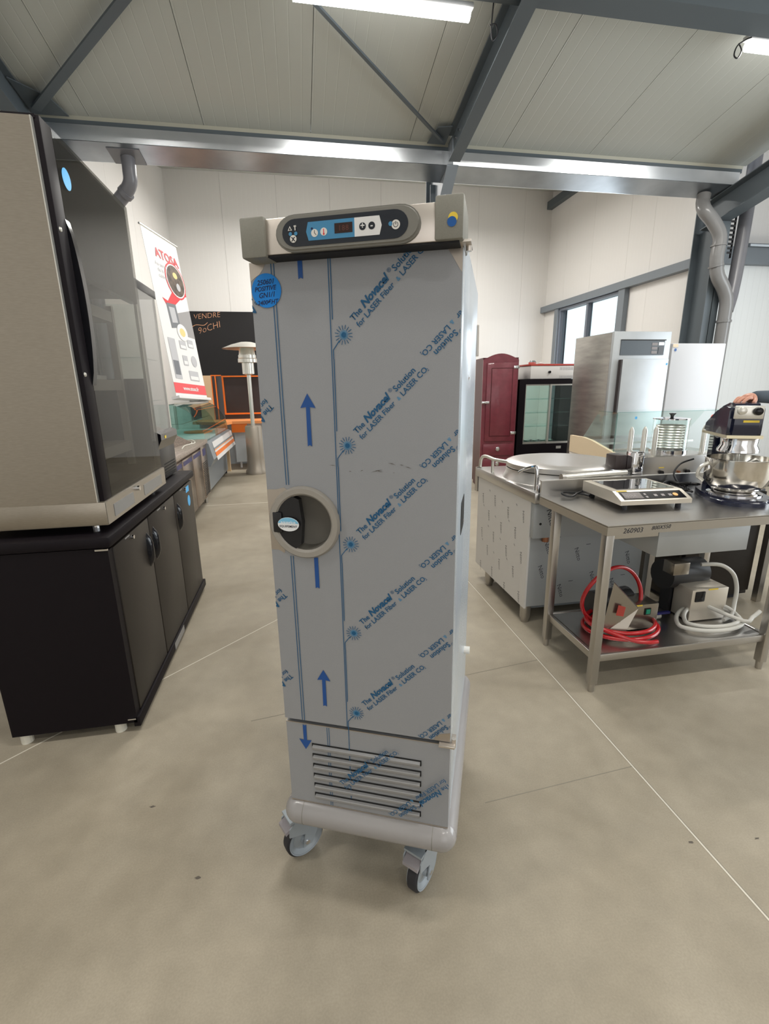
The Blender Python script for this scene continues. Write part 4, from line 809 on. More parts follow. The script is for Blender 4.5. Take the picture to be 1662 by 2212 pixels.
bx('drawer_box', tb, 'fridge_steel', 1.655, 2.165, 1.872, 2.28, .688, TZ - .008, .002)
text('handwriting', '260903', .034, 'ink_black', tb, (1.43, TY0 - .0058, TZ - .040), (1, 0, 0), shear=.2); text('handwriting', '800X550', .027, 'ink_black', tb, (1.575, TY0 - .0058, TZ - .033), (1, 0, .03), shear=.3, bold=0)
single('drain_hose', tube(B(), [(1.53, 2.0, .83), (1.55, 2.0, .79), (1.60, 2.02, .765), (1.66, 2.04, .765)], .008, 8, 6), 'cord_black', 'short black hose running into the box under the work table', 'hose', (1.6, 2.0, .77))
# induction hob
IX0, IX1, IY0, IY1 = 1.572, 1.958, 2.055, 2.44
ih = thing('induction_hob', 'countertop induction hob with slanted control front on the work table', 'hob', (IX0, IY0, TZ), R(-4), at=(IX0, IY0, TZ))
zb0, zt0 = TZ + .028, TZ + .085
bm = B(); prism(bm, [(IX0, IY0, zb0), (IX0, IY0, zb0 + .022), (IX0, IY0 + .085, zt0), (IX0, IY1 - .01, zt0), (IX0, IY1 - .01, zb0)], (IX1 - IX0, 0, 0)); obj('body', bm, 'induction_body', ih)
bx('glass_top', ih, 'induction_glass', IX0 + .04, IX1 - .025, IY0 + .11, IY1 - .03, zt0, zt0 + .003)
sl = Vector((0, .085, zt0 - zb0 - .022)).normalized(); sn = Vector((0, -sl.z, sl.y))
def slant(x, d, off=.0006): return Vector((x, IY0, zb0 + .022)) + sl * d + sn * off
def spoly(name, x0, x1, d0, d1, m_, off=.0006, par=None): return obj(name, prism(B(), [slant(x0, d0, off), slant(x1, d0, off), slant(x1, d1, off), slant(x0, d1, off)], sn * .0006), m_, par or ih)
spoly('control_foil', IX0 + .025, IX1 - .022, .012, .078, 'black_gloss'); spoly('display', IX0 + .034, IX0 + .135, .018, .070, 'display_dark', .0014); spoly('energy_label', IX0 + .02, IX0 + .075, .082, .090, 'yellow', .0010)
text('display_digits', '8888', .030, 'digit_grey', ih, slant(IX0 + .042, .030, .0024), (1, 0, 0), sl, space=1.05)
for i, x in enumerate((.150, .150, .200, .240, .280)): spoly('button', IX0 + x, IX0 + x + (.012 if i < 2 else .018), (.022, .045, .032, .032, .032)[i], (.036, .060, .050, .050, .050)[i], 'digit_grey', .0014)
obj('power_button', prism(B(), [slant(IX0 + .318, .042) + Vector((1, 0, 0)) * .013 * math.cos(t) + sl * .013 * math.sin(t) for t in [2 * math.pi * k / 18 for k in range(18)]], sn * .0025), 'led_orange', ih)
for x in (IX0 + .04, IX1 - .05):
    for y in (IY0 + .03, IY1 - .05): obj('foot', cyl(B(), (x, y, TZ), (x, y, zb0), .014, seg=10), 'rubber', ih)
single('power_cord', tube(B(), [(1.60, 2.43, TZ + .02), (1.55, 2.40, TZ + .02), (1.49, 2.36, TZ + .012), (1.455, 2.385, TZ + .018), (1.47, 2.425, TZ + .022), (1.53, 2.43, TZ + .016), (1.585, 2.40, TZ + .012), (1.60, 2.36, TZ + .010)], .006, 8, 6), 'cord_black', 'black cord looped on the table left of the induction hob', 'cord', (1.52, 2.4, TZ))
bm = B()
for i in range(7):
    pts = []
    for k in range(9):
        t = k / 8; pts.append((2.06 + .20 * t + .02 * math.sin(i * 2 + 5 * t), 2.36 + .07 * math.sin(2 * math.pi * t + i) * (1 - .08 * i), TZ + .010 + .007 * i + .010 * abs(math.sin(7 * t + i))))
    tube(bm, pts, .006, 6, 4)
tube(bm, [(2.22, 2.39, TZ + .02), (2.20, 2.44, TZ + .09), (2.24, 2.45, TZ + .15), (2.32, 2.44, TZ + .18)], .0055, 6, 6)
single('power_cord', bm, 'cord_black', 'tangled black cord between the hob and the stand mixer', 'cord', (2.16, 2.38, TZ))
# ------------------------------------------------------------------ stand mixer
MX, MY = 2.37, 2.17
mx_ = thing('stand_mixer', 'dark blue planetary stand mixer with polished steel bowl on the work table', 'mixer', (MX, MY, TZ), R(-28), at=(2.335, 2.155, TZ))
bm = B(); pts = []
for k in range(28):
    t = 2 * math.pi * k / 28; c, s = math.cos(t), math.sin(t); pts.append((MX + .15 * (abs(c) ** .75) * (1 if c > 0 else -1), MY + .035 + .245 * (abs(s) ** .75) * (1 if s > 0 else -1), TZ))
prism(bm, pts, (0, 0, .032)); bmesh.ops.bevel(bm, geom=[e for e in bm.edges if all(v.co.z > TZ + .03 for v in e.verts)], offset=.014, segments=3, affect='EDGES'); obj('base', bm, 'navy', mx_, smooth=True)
obj('bowl_seat', lathe(B(), [(.128, .03), (.128, .038), (.118, .044), (.10, .050), (.08, .050)], (MX, MY, TZ), 32), 'chrome', mx_, smooth=True)
bw = obj('bowl', lathe(B(), [(0, .044), (.078, .044), (.108, .056), (.138, .088), (.152, .135), (.155, .222), (.160, .224), (.160, .228), (.150, .228), (.148, .137), (.134, .092), (.105, .062), (0, .052)], (MX, MY, TZ), 48), 'bowl_steel', mx_, smooth=True)
obj('bowl_handle', tube(B(), [(MX - .150, MY - .03, TZ + .20), (MX - .185, MY - .035, TZ + .175), (MX - .195, MY - .035, TZ + .13), (MX - .165, MY - .03, TZ + .10)], .010, 8, 6), 'alu', bw, smooth=True)
obj('column', prism(B(), [(MX - .085, MY + .165, TZ + .02), (MX + .04, MY + .165, TZ + .02), (MX + .035, MY + .255, TZ + .02), (MX - .08, MY + .255, TZ + .02)], (0, 0, .36)), 'navy', mx_)
hp = [(MY - .08, .325), (MY - .09, .36), (MY - .09, .485), (MY - .08, .51), (MY - .01, .522), (MY + .13, .49), (MY + .29, .41), (MY + .31, .36), (MY + .31, .335), (MY + .05, .325)]
bm = B(); prism(bm, [(MX - .105, p[0], TZ + p[1]) for p in hp], (.155, 0, 0)); bmesh.ops.bevel(bm, geom=bm.edges[:], offset=.022, segments=3, affect='EDGES'); obj('head', bm, 'navy', mx_, smooth=True)
obj('trim_band', prism(B(), [(MX - .108, p[0], TZ + p[1]) for p in ((MY - .096, .338), (MY + .312, .334), (MY + .312, .348), (MY - .096, .354))], (.161, 0, 0)), 'mixer_trim', mx_)
obj('attachment_hub', lathe(B(), [(.085, .335), (.082, .300), (.095, .275), (.095, .262), (.07, .255), (0, .255)], (MX - .02, MY - .01, TZ), 32), 'chrome', mx_, smooth=True)
obj('beater_shaft', cyl(B(), (MX - .02, MY - .01, TZ + .255), (MX - .02, MY - .01, TZ + .15), .014, seg=12), 'alu', mx_, smooth=True)
bm = B(); tube(bm, [(MX - .02, MY - .01, TZ + .16), (MX + .07, MY - .01, TZ + .22), (MX + .09, MY - .01, TZ + .17), (MX + .05, MY - .01, TZ + .10), (MX - .02, MY - .01, TZ + .09), (MX - .06, MY - .01, TZ + .11)], .009, 8, 6); obj('dough_hook', bm, 'alu', mx_, smooth=True)
cpn = bx('control_plate', mx_, 'alu', MX - .092, MX + .038, MY - .097, MY - .089, TZ + .438, TZ + .505, .004)
obj('control_knob', lathe(B(), [(.021, 0), (.019, .018), (.010, .022), (0, .022)], (MX - .062, MY - .097, TZ + .480), 20, (0, -1, 0)), 'alu', mx_, smooth=True); obj('control_knob', lathe(B(), [(.021, 0), (.019, .018), (.010, .022), (0, .022)], (MX + .008, MY - .097, TZ + .477), 20, (0, -1, 0)), 'black_gloss', mx_, smooth=True)
bx('energy_label', mx_, 'yellow', MX - .045, MX + .025, MY - .0925, MY - .0902, TZ + .420, TZ + .431)
# ------------------------------------------------------------------ pumps and hoses on the undershelf
SZ = .2065
def coil(cx_, cy_, rx, ry, turns, dz, r, m_, label, tail=(), tilt=0.0, start=0.0, wob=.12):
    pts = []; n = int(16 * turns)
    for k in range(n + 1):
        t = 2 * math.pi * k / 16 + start; f_ = 1 - wob * .5 + wob * math.sin(t * .37 + 1)
        x = cx_ + rx * f_ * math.cos(t); y = cy_ + ry * f_ * math.sin(t); pts.append((x, y, SZ + r + dz * k / n + max(0, math.sin(t)) * tilt))
    pts += list(tail)
    return single('hose', tube(B(), pts, r, 10, 3), m_, label, 'hose', (cx_, cy_, SZ - .004), smooth=True)
coil(1.665, 2.055, .20, .155, 2.6, .05, .011, 'hose_red', 'red rubber hose coiled flat around the left pump on the undershelf', tail=((1.60, 1.90, .235), (1.68, 1.875, .225), (1.74, 1.88, .22)))
bm = B(); pts = [(1.62 + .175 * math.cos(t), 2.10 + .02 * math.sin(2 * t), .385 + .165 * math.sin(t)) for t in [2 * math.pi * k / 20 for k in range(-3, 15)]]; tube(bm, pts, .011, 10, 3)
single('hose', bm, 'hose_red', 'loop of red hose arching over the left pump', 'hose', (1.62, 2.1, .21), smooth=True)
p1 = thing('pump', 'small steel pump with green switch inside the red hose on the undershelf', 'pump', (1.72, 2.08, .202))
bx('switch_box', p1, 'pump_steel', 1.67, 1.855, 2.03, 2.17, .208, .352, .003); sb = bx('switch', p1, 'black_gloss', 1.772, 1.808, 2.026, 2.030, .292, .330); bx('switch_rocker', sb, 'switch_green', 1.778, 1.802, 2.023, 2.026, .298, .324)
bx('energy_label', p1, 'yellow', 1.70, 1.755, 2.0285, 2.030, .345, .353); obj('motor', cyl(B(), (1.56, 2.19, .30), (1.80, 2.21, .30), .075, seg=20), 'black_metal', p1, smooth=True)
obj('tilted_cover', prism(B(), [(1.50, 2.0, .215), (1.60, 1.96, .208), (1.69, 1.98, .36), (1.56, 2.02, .50)], (.01, .012, 0)), 'pump_steel', p1); obj('warning_print', prism(B(), [(1.565, 1.984, .335), (1.60, 1.973, .33), (1.61, 1.976, .38), (1.575, 1.987, .39)], (-.001, -.003, 0)), 'red_paint', p1)
p2 = thing('pump', 'steel filter pump with black switch inside the white hose on the undershelf', 'pump', (2.2, 2.1, .202))
bx('switch_box', p2, 'induction_body', 2.075, 2.305, 2.05, 2.18, .208, .395, .003); bx('switch', p2, 'black_gloss', 2.095, 2.155, 2.044, 2.050, .325, .385, .004); bx('energy_label', p2, 'yellow', 2.175, 2.235, 2.0485, 2.05, .388, .396)
obj('motor', cyl(B(), (2.02, 2.22, .43), (2.28, 2.24, .42), .085, seg=20), 'black_metal', p2, smooth=True); bx('motor_box', p2, 'pump_steel', 2.0, 2.10, 2.12, 2.2, .46, .53, .003); bx('support', p2, 'black_metal', 2.06, 2.25, 2.19, 2.26, .204, .37)
coil(2.17, 2.00, .19, .10, 2.2, .03, .011, 'hose_white', 'white plastic hose coiled in front of the right pump', tail=((2.30, 1.93, .25), (2.36, 1.935, .262), (2.42, 1.95, .285)), tilt=.05, start=.4)
single('hose', tube(B(), [(2.20, 2.15, .50), (2.30, 2.12, .50), (2.37, 2.10, .45), (2.39, 2.08, .37), (2.36, 2.05, .29), (2.31, 2.01, .245), (2.24, 1.99, .232)], .011, 10, 5), 'hose_white', 'cream hose arching down the right side of the filter pump', 'hose', (2.3, 2.1, .21), smooth=True)
vl = thing('hose_valve', 'small brass valve with blue lever between the two pumps', 'valve', (1.92, 2.1, .205)); obj('valve_body', cyl(B(), (1.90, 2.12, .225), (1.95, 2.12, .225), .018, seg=12), 'alu', vl); obj('lever', box(B(), 1.90, 2.0, 2.10, 2.115, .24, .252), 'vent_blue', vl)

# ================================================================== BOILING KETTLE (left rear of the table)
KX0, KX1, KY0, KY1 = 1.345, 2.145, 2.55, 3.40
kt = thing('boiling_kettle_unit', 'large steel kettle unit with round lid and film-wrapped base behind the table', 'kettle', (1.745, 3.0, 0))
sdp = bx('side_panel', kt, 'film_white', KX0, KX0 + .012, KY0, KY1, .118, .82); fpn = bx('front_panel', kt, 'film_grey', KX0 + .012, KX1, KY0, KY0 + .012, .13, .815); bx('rear_body', kt, 'film_grey', KX0 + .012, KX1, KY0 + .012, KY1, .14, .815)
bx('box_cover', kt, 'film_grey', KX0 + .004, KX1, KY0 - .045, KY0 - .001, .60, .815, .002); bx('bottom_rim', kt, 'steel_paint_light', KX0 + .06, KX1, KY0 + .04, KY1 - .05, .095, .14)
tp = bx('top_plate', kt, 'stainless', KX0 - .008, KX1 + .01, KY0 - .06, KY1 + .05, .82, .885, .004)
bx('rail_bracket', kt, 'stainless_leg', KX0 - .006, KX0 + .03, KY1 + .01, KY1 + .06, .70, .885)
for p in ((1.385, 2.605), (1.385, 3.20), (2.10, 2.605), (2.10, 3.3)): obj('foot', lathe(B(), [(0, 0), (.024, 0), (.027, .02), (.034, .03), (.036, .14)], (p[0], p[1], 0), 20), 'stainless_leg', kt, smooth=True)
KC = (1.745, 2.92)
obj('vessel_ring', lathe(B(), [(.385, .885), (.365, .925), (.365, .955), (.35, .955)], (*KC, 0), 56), 'stainless_sheen', kt, smooth=True)
obj('vessel_gap', lathe(B(), [(.355, .95), (.355, .962)], (*KC, 0), 56), 'slot', kt)
obj('lid', lathe(B(), [(.362, .960), (.366, .965), (.366, .992), (.35, 1.000), (.30, 1.008), (.22, 1.004), (0, 1.000)], (*KC, 0), 64), 'stainless_sheen', kt, smooth=True)
obj('handrail', tube(B(), [(KX0 + .02, KY1 + .03, .70), (KX0 + .02, KY1 + .03, .88), (KX0 + .02, KY1 + .01, .955), (KX0 + .02, KY1 - .07, .985), (KX0 + .02, KY1 - .25, .985), (KX0 + .06, KY1 - .35, .985), (KX0 + .12, KY1 - .40, .985)], .012, 10, 5), 'alu', kt, smooth=True)
obj('rail_post', cyl(B(), (KX0 + .02, KY1 - .21, .88), (KX0 + .02, KY1 - .21, .985), .011, seg=10), 'alu', kt)
cl = obj('lid_clamp', tube(B(), [(1.372, 2.55, .86), (1.372, 2.55, .99), (1.368, 2.56, 1.03)], .012, 10, 5), 'chrome', kt, smooth=True); obj('clamp_lever', tube(B(), [(1.368, 2.56, 1.032), (1.33, 2.60, 1.015), (1.30, 2.64, .985)], .008, 8, 4), 'chrome', cl, smooth=True); bx('clamp_block', cl, 'chrome', 1.355, 1.395, 2.495, 2.52, .86, .93, .003)
obj('balance_tube', cyl(B(), (1.522, 2.505, .968), (1.93, 2.51, .978), .0175, seg=18), 'alu', kt, smooth=True); obj('balance_tube_end', cyl(B(), (1.502, 2.505, .968), (1.525, 2.505, .968), .022, seg=18), 'stainless_leg', kt, smooth=True)
bx('tilt_box', kt, 'brown_glass', 1.89, 1.965, 2.56, 2.66, .985, 1.075, .004); bx('tilt_bracket', kt, 'chrome', 1.965, 2.04, 2.50, 2.58, .93, 1.10, .010); obj('tilt_post', cyl(B(), (2.0, 2.54, .885), (2.0, 2.54, 1.09), .028, seg=14), 'chrome', kt, smooth=True)
tp_ = obj('drain_tap', cyl(B(), (1.445, KY0 - .02, .57), (1.445, KY0 - .02, .61), .022, seg=12), 'copper', kt); obj('tap_body', cyl(B(), (1.465, KY0 - .02, .60), (1.465, KY0 - .02, .64), .014, seg=10), 'copper', tp_)
obj('box_hole', prism(B(), disc((1.392, KY0 - .0455, .690), .008, 12), (0, -.0005, 0)), 'slot', kt)
k_ = 0
for r_ in range(5):       # printed film: small slanted words and dashes
    for c_ in range(4):
        y = KY0 + .10 + c_ * .22 + (r_ % 2) * .10; z = .74 - r_ * .135 - (c_ % 2) * .03
        if y < KY1 - .08: text('printed_text', 'Nitto', .036, 'ink_black', sdp, (KX0 - .0006, y, z), (0, -.22, -1), (0, -1, 0), bold=-.0004)
        if y < KY1 - .1 and r_ < 4: obj('printed_mark', prism(B(), [(KX0 - .0004, y + .09, z + .02), (KX0 - .0004, y + .075, z + .010), (KX0 - .0004, y + .075, z + .013), (KX0 - .0004, y + .09, z + .024)], (-.0004, 0, 0)), 'ink_black', sdp)
for i, (x, z) in enumerate(((1.42, .40), (1.56, .26), (1.66, .50), (1.78, .33), (1.86, .55), (1.93, .27), (2.02, .45), (1.45, .56))):
    text('printed_text', 'Nitto', .042, 'ink_black', fpn, (x, KY0 - .0006, z), (.35, 0, -1), (1, 0, .35), bold=-.0003)
    obj('printed_mark', prism(B(), [(x + .08, KY0 - .0004, z + .02), (x + .11, KY0 - .0004, z + .021), (x + .11, KY0 - .0004, z + .024), (x + .08, KY0 - .0004, z + .023)], (0, -.0004, 0)), 'ink_black', fpn)
text('printed_text', 'Nitto', .050, 'ink_black', fpn, (1.425, KY0 - .0456, .775), (.3, 0, -1), (1, 0, .3))

# ================================================================== SECOND TABLE with sausage warmer
t2 = thing('rear_work_table', 'second steel table behind the backsplash carrying the sausage warmer', 'table', (2.8, 2.8, 0))
bx('table_top', t2, 'stainless', 2.17, 3.15, 2.52, 3.1, .835, .875); [bx('leg', t2, 'stainless_leg', x, x + .04, y, y + .04, 0, .835) for x in (2.19, 3.09) for y in (2.53, 3.04)]; bx('backsplash', t2, 'stainless', 2.17, 3.15, 3.09, 3.1, .875, .97)
dk = thing('under_counter_fridge', 'black undercounter fridge in the dark under the rear steel table', 'fridge', (2.8, 2.8, 0)); bx('body', dk, 'black_panel', 2.48, 3.07, 2.60, 3.03, .04, .80, .004); bx('door', dk, 'black_panel', 2.50, 3.05, 2.57, 2.598, .08, .79, .004); bx('foot', dk, 'rubber', 2.52, 3.03, 2.63, 3.0, 0, .04)  # dark box added to fill the dark area under the table
hw = thing('sausage_warmer', 'sausage warmer with glass cylinder and metal bun spikes behind the table', 'warmer', (2.46, 2.88, .875))
bx('housing', hw, 'stainless_leg', 2.165, 2.80, 2.755, 3.02, .885, 1.022, .004); bx('foot', hw, 'rubber', 2.2, 2.77, 2.78, 3.0, .875, .885)
for x, m_ in ((2.378, 'black_gloss'), (2.578, 'black_gloss'), (2.51, 'copper')): obj('control_knob', cyl(B(), (x, 2.755, .915), (x, 2.738, .915), .014 if m_ != 'copper' else .008, seg=14), m_, hw)
bx('energy_label', hw, 'yellow', 2.36, 2.40, 2.7535, 2.755, .945, .951)
for x in (2.19, 2.29, 2.375, 2.755): obj('bun_spike', lathe(B(), [(.016, 1.022), (.016, 1.19), (.006, 1.215), (0, 1.217)], (x, 2.84, 0), 12), 'alu', hw, smooth=True)
gc = obj('glass_cylinder', cyl(B(), (2.535, 2.90, 1.05), (2.535, 2.90, 1.255), .112, seg=32, cap=False), 'glass_clear', hw, smooth=True)
obj('base_ring', lathe(B(), [(.118, 1.022), (.118, 1.05), (.10, 1.05)], (2.535, 2.90, 0), 32), 'chrome', hw, smooth=True); obj('cylinder_lid', lathe(B(), [(.115, 1.255), (.115, 1.262), (.05, 1.268), (0, 1.268)], (2.535, 2.90, 0), 32), 'chrome', hw, smooth=True)
obj('lid_knob', lathe(B(), [(.010, 1.268), (.012, 1.28), (.024, 1.296), (0, 1.298)], (2.535, 2.90, 0), 16), 'black_gloss', hw, smooth=True)
bm = B()
for i in range(9): lathe(bm, [(.088, 1.06 + i * .018), (.092, 1.066 + i * .018), (.088, 1.072 + i * .018)], (2.535, 2.90, 0), 28)
obj('wire_basket', bm, 'alu', hw, smooth=True)

# ================================================================== REFRIGERATED COUNTER with glass (cream side)
cx0, cx1 = 2.70, 3.86
rc = thing('glass_serving_counter', 'cream-sided serving counter with slanted glass behind the sausage warmer', 'display counter', (3.3, 4.0, 0))
obj('side_cheek', prism(B(), [(cx0, 4.40, .84), (cx0, 4.40, 1.0), (cx0, 4.18, 1.0), (cx0, 4.05, .985), (cx0, 3.64, .895), (cx0, 3.60, .86), (cx0, 3.62, .80)], (.03, 0, 0)), 'cream', rc)
bx('body', rc, 'cream_light', cx0 + .005, cx1, 3.66, 4.40, 0.0, .84); obj('front_apron', prism(B(), [(cx0 + .03, 3.64, .80), (cx0 + .03, 3.62, .86), (cx0 + .03, 3.66, .89), (cx0 + .03, 3.70, .84)], (cx1 - cx0 - .03, 0, 0)), 'cream_light', rc)
bx('work_top', rc, 'stainless', cx0 + .03, cx1, 4.1, 4.40, .93, .95); bx('deck', rc, 'counter_white', cx0 + .03, cx1, 3.70, 4.1, .85, .87); bx('deck_tray', rc, 'stainless_leg', cx0 + .1, cx1 - .1, 3.80, 4.02, .87, .885)
bx('front_glass', rc, 'glass_clear', cx0 + .02, cx1, 3.73, 3.736, .89, 1.25); bx('front_glass_edge', rc, 'glass_green', cx0 + .018, cx0 + .022, 3.728, 3.738, .89, 1.25); bx('top_glass', rc, 'glass_green', cx0 + .02, cx1, 3.73, 4.0, 1.250, 1.257)
obj('rear_glass', prism(B(), [(cx0 + .03, 4.0, 1.25), (cx0 + .03, 4.22, 1.0), (cx0 + .03, 4.225, 1.0), (cx0 + .03, 4.005, 1.25)], (cx1 - cx0 - .03, 0, 0)), 'glass_clear', rc); obj('side_glass', prism(B(), [(cx0 + .02, 3.735, .90), (cx0 + .02, 3.735, 1.25), (cx0 + .02, 4.0, 1.25), (cx0 + .02, 4.2, 1.0), (cx0 + .02, 4.2, .99)], (.005, 0, 0)), 'glass_clear', rc)
single('price_sticker', prism(B(), disc((cx0 + .20, 3.727, 1.205), .012, 16), (0, -.0008, 0)), 'sky_blue', 'tiny blue dot sticker on the glass of the cream serving counter', 'sticker', (cx0 + .2, 3.727, 1.205))
single('warning_tag', prism(B(), disc((cx1 - .18, 3.727, 1.19), .028, 16), (0, -.0008, 0)), 'orange_red', 'round orange-red sticker on the counter glass behind the stand mixer', 'sticker', (cx1 - .18, 3.727, 1.19))
# tall steel fridge
tf = thing('tall_steel_fridge', 'tall stainless upright fridge with slate control panel', 'fridge', (3.83, 5.34, 0))
FX0, FX1, FY0, FY1 = 3.475, 4.19, 4.95, 5.72
bx('body', tf, 'film_side_steel', FX0, FX1, FY0 + .06, FY1, .10, 2.045, .003)
bx('front_frame', tf, 'fridge_steel', FX0, FX1, FY0 + .02, FY0 + .06, .10, 2.05, .003); dr = bx('door', tf, 'fridge_steel', FX0 + .10, FX1 - .04, FY0 - .035, FY0 + .018, .15, 1.755, .004); bx('door_edge', dr, 'brown_glass', FX0 + .085, FX0 + .10, FY0 - .030, FY0 + .018, .16, 1.75)
cpf = bx('control_fascia', tf, 'panel_slate', FX0 + .09, FX1 - .08, FY0 + .012, FY0 + .02, 1.80, 1.955)
bx('control_recess', cpf, 'slot', FX0 + .085, FX1 - .065, FY0 + .010, FY0 + .013, 1.955, 1.965)
for i in range(3): bx('button', cpf, 'digit_grey', FX1 - .24, FX1 - .17, FY0 + .009, FY0 + .012, 1.815 + i * .043, 1.845 + i * .043)
bx('display', cpf, 'black_gloss', FX1 - .155, FX1 - .09, FY0 + .009, FY0 + .012, 1.815, 1.885); bx('brand_plate', cpf, 'alu', FX1 - .155, FX1 - .09, FY0 + .009, FY0 + .012, 1.905, 1.935)
for p in ((FX0 + .06, FY0 + .1), (FX1 - .06, FY0 + .1), (FX0 + .06, FY1 - .06), (FX1 - .06, FY1 - .06)): obj('foot', cyl(B(), (p[0], p[1], 0), (p[0], p[1], .10), .025, seg=10), 'stainless_leg', tf)
single('price_sticker', prism(B(), disc((FX1 - .06, FY0 - .0355, 1.70), .012, 14), (0, -.0008, 0)), 'sky_blue', 'tiny blue dot at the top right of the steel fridge door', 'sticker', (FX1 - .06, FY0 - .036, 1.70))
wfz = thing('white_freezer', 'tall plain white upright freezer right of the steel fridge', 'freezer', (4.68, 5.4, 0))
bx('body', wfz, 'freezer_white', 4.33, 5.05, 5.16, 5.8, .05, 1.93, .006); bx('door', wfz, 'freezer_white', 4.33, 5.05, 5.10, 5.155, .08, 1.937, .008); obj('foot', box(B(), 4.4, 5.0, 5.2, 5.75, 0, .05), 'rubber', wfz)
single('price_sticker', prism(B(), disc((4.375, 5.0985, 1.865), .016, 14), (0, -.0008, 0)), 'logo_blue', 'tiny dark blue dot at the top left of the white freezer', 'sticker', (4.375, 5.099, 1.865))
single('paper_label', box(B(), 4.335, 4.405, 5.0978, 5.0990, 1.895, 1.93), 'cream', 'cream paper label on the top left corner of the white freezer', 'label', (4.37, 5.098, 1.895))
# black glass display fridge, white hot box on it, bordeaux cupboard
bf = thing('black_display_fridge', 'black display fridge with two sliding glass doors and lit shelves', 'fridge', (3.66, 6.95, 0))
BX0, BX1, BY0 = 3.19, 4.14, 6.62
for a in ((BX0, BX1, BY0, 7.2, .02, .63), (BX0, BX1, BY0, 7.2, 1.50, 1.57), (BX0, BX0 + .10, BY0, 7.2, .63, 1.50), (BX1 - .06, BX1, BY0, 7.2, .63, 1.50)): bx('housing', bf, 'black_paint', *a)
bx('rear_pane', bf, 'glass_clear', BX0 + .1, BX1 - .06, 7.17, 7.18, .63, 1.50)
for a, b_, yy in ((BX0 + .10, BX0 + .515, BY0 + .03), (BX0 + .49, BX1 - .06, BY0 + .005)):
    dd = bx('sliding_door', bf, 'glass_green', a, b_, yy + .005, yy + .009, .66, 1.48)
    for q in ((a, a + .025, .63, 1.50), (b_ - .025, b_, .63, 1.50), (a + .025, b_ - .025, .63, .66), (a + .025, b_ - .025, 1.48, 1.50)): bx('door_frame', dd, 'alu', q[0], q[1], yy, yy + .014, q[2], q[3])
for zz in (.88, 1.08, 1.28): bx('glass_shelf', bf, 'glass_green', BX0 + .11, BX1 - .07, BY0 + .10, 7.12, zz, zz + .012)
bx('brand_plate', bf, 'alu', BX1 - .30, BX1 - .22, BY0 - .002, BY0, .55, .59)
bm = B(); [cyl(bm, (BX0 + .18 + i * .13, 6.9, .632), (BX0 + .18 + i * .13, 6.9, .66), .045, seg=12) for i in range(5)]; obj('inner_fitting', bm, 'alu', bf)
hb = thing('white_hot_box', 'white box appliance with red rim on top of the black display fridge', 'appliance', (3.75, 6.95, 1.57))
bx('body', hb, 'appliance_white', 3.37, 4.10, 6.66, 7.15, 1.575, 1.76, .006); bx('rim', hb, 'red_paint', 3.36, 4.11, 6.65, 7.16, 1.76, 1.785, .004); obj('knob', cyl(B(), (3.66, 6.66, 1.67), (3.66, 6.63, 1.67), .018, seg=12), 'black_gloss', hb); bx('foot', hb, 'rubber', 3.4, 4.05, 6.7, 7.1, 1.57, 1.575)
bm = B(); [box(bm, 3.83 + i * .022, 3.838 + i * .022, 6.655, 6.66, 1.70, 1.74) for i in range(10)]; [box(bm, 3.83 + i * .022, 3.838 + i * .022, 6.655, 6.66, 1.59, 1.62) for i in range(10)]; obj('vent_slot', bm, 'photo_light', hb)
single('glass_jar', lathe(B(), [(0, 0), (.05, 0), (.06, .03), (.04, .055), (0, .06)], (3.48, 6.85, 1.785), 14), 'chrome', 'small shiny dish on the left end of the white hot box', 'dish', (3.48, 6.85, 1.785))
single('glass_jar', lathe(B(), [(0, 0), (.035, 0), (.04, .02), (0, .035)], (3.62, 6.85, 1.785), 14), 'appliance_white', 'small white cap beside the shiny dish on the hot box', 'dish', (3.62, 6.85, 1.785))
RA = R(-8.8); ru = thing('wine_red_cupboard', 'tall wine-red wooden cupboard with arched top and two drawers', 'cupboard', (0.25, .25, 0), RA, at=(2.614 + .25 * math.cos(RA) - .25 * math.sin(RA), 6.6 + .25 * math.sin(RA) + .25 * math.cos(RA), 0))
W_ = .505
bx('carcass', ru, 'bordeaux_dark', 0, W_, .02, .5, .05, 1.87); arch = [(0, 0, .05), (W_, 0, .05), (W_, 0, 1.84)] + [(W_ - W_ * k / 12, 0, 1.84 + .085 * math.sin(math.pi * k / 12)) for k in range(1, 12)] + [(0, 0, 1.84)]
obj('front_frame', prism(B(), arch, (0, .02, 0)), 'bordeaux', ru)
dw = bx('door', ru, 'bordeaux', .055, W_ - .02, -.022, -.001, .70, 1.80, .004); bx('door_panel', dw, 'bordeaux', .125, W_ - .09, -.026, -.022, .78, 1.72, .003); bx('panel_groove', dw, 'bordeaux_dark', .115, W_ - .08, -.0235, -.0221, .77, 1.73)
bx('latch', dw, 'chrome', -.01, .10, -.045, -.026, 1.24, 1.275, .006)
for zz in (1.72, .80): bx('hinge', dw, 'chrome', W_ - .075, W_ + .004, -.032, -.023, zz, zz + .04, .003)
for z0, z1 in ((.49, .66), (.27, .44)):
    dd = bx('drawer', ru, 'bordeaux', .04, W_ - .02, -.02, -.001, z0, z1, .004); obj('cup_pull', lathe(B(), [(.035, 0), (.03, .02), (0, .028)], (W_ / 2, -.02, z1 - .07), 14, (0, -1, 0)), 'chrome', dd, smooth=True)
bx('plinth', ru, 'bordeaux_dark', .01, W_ - .01, .03, .48, 0, .05)

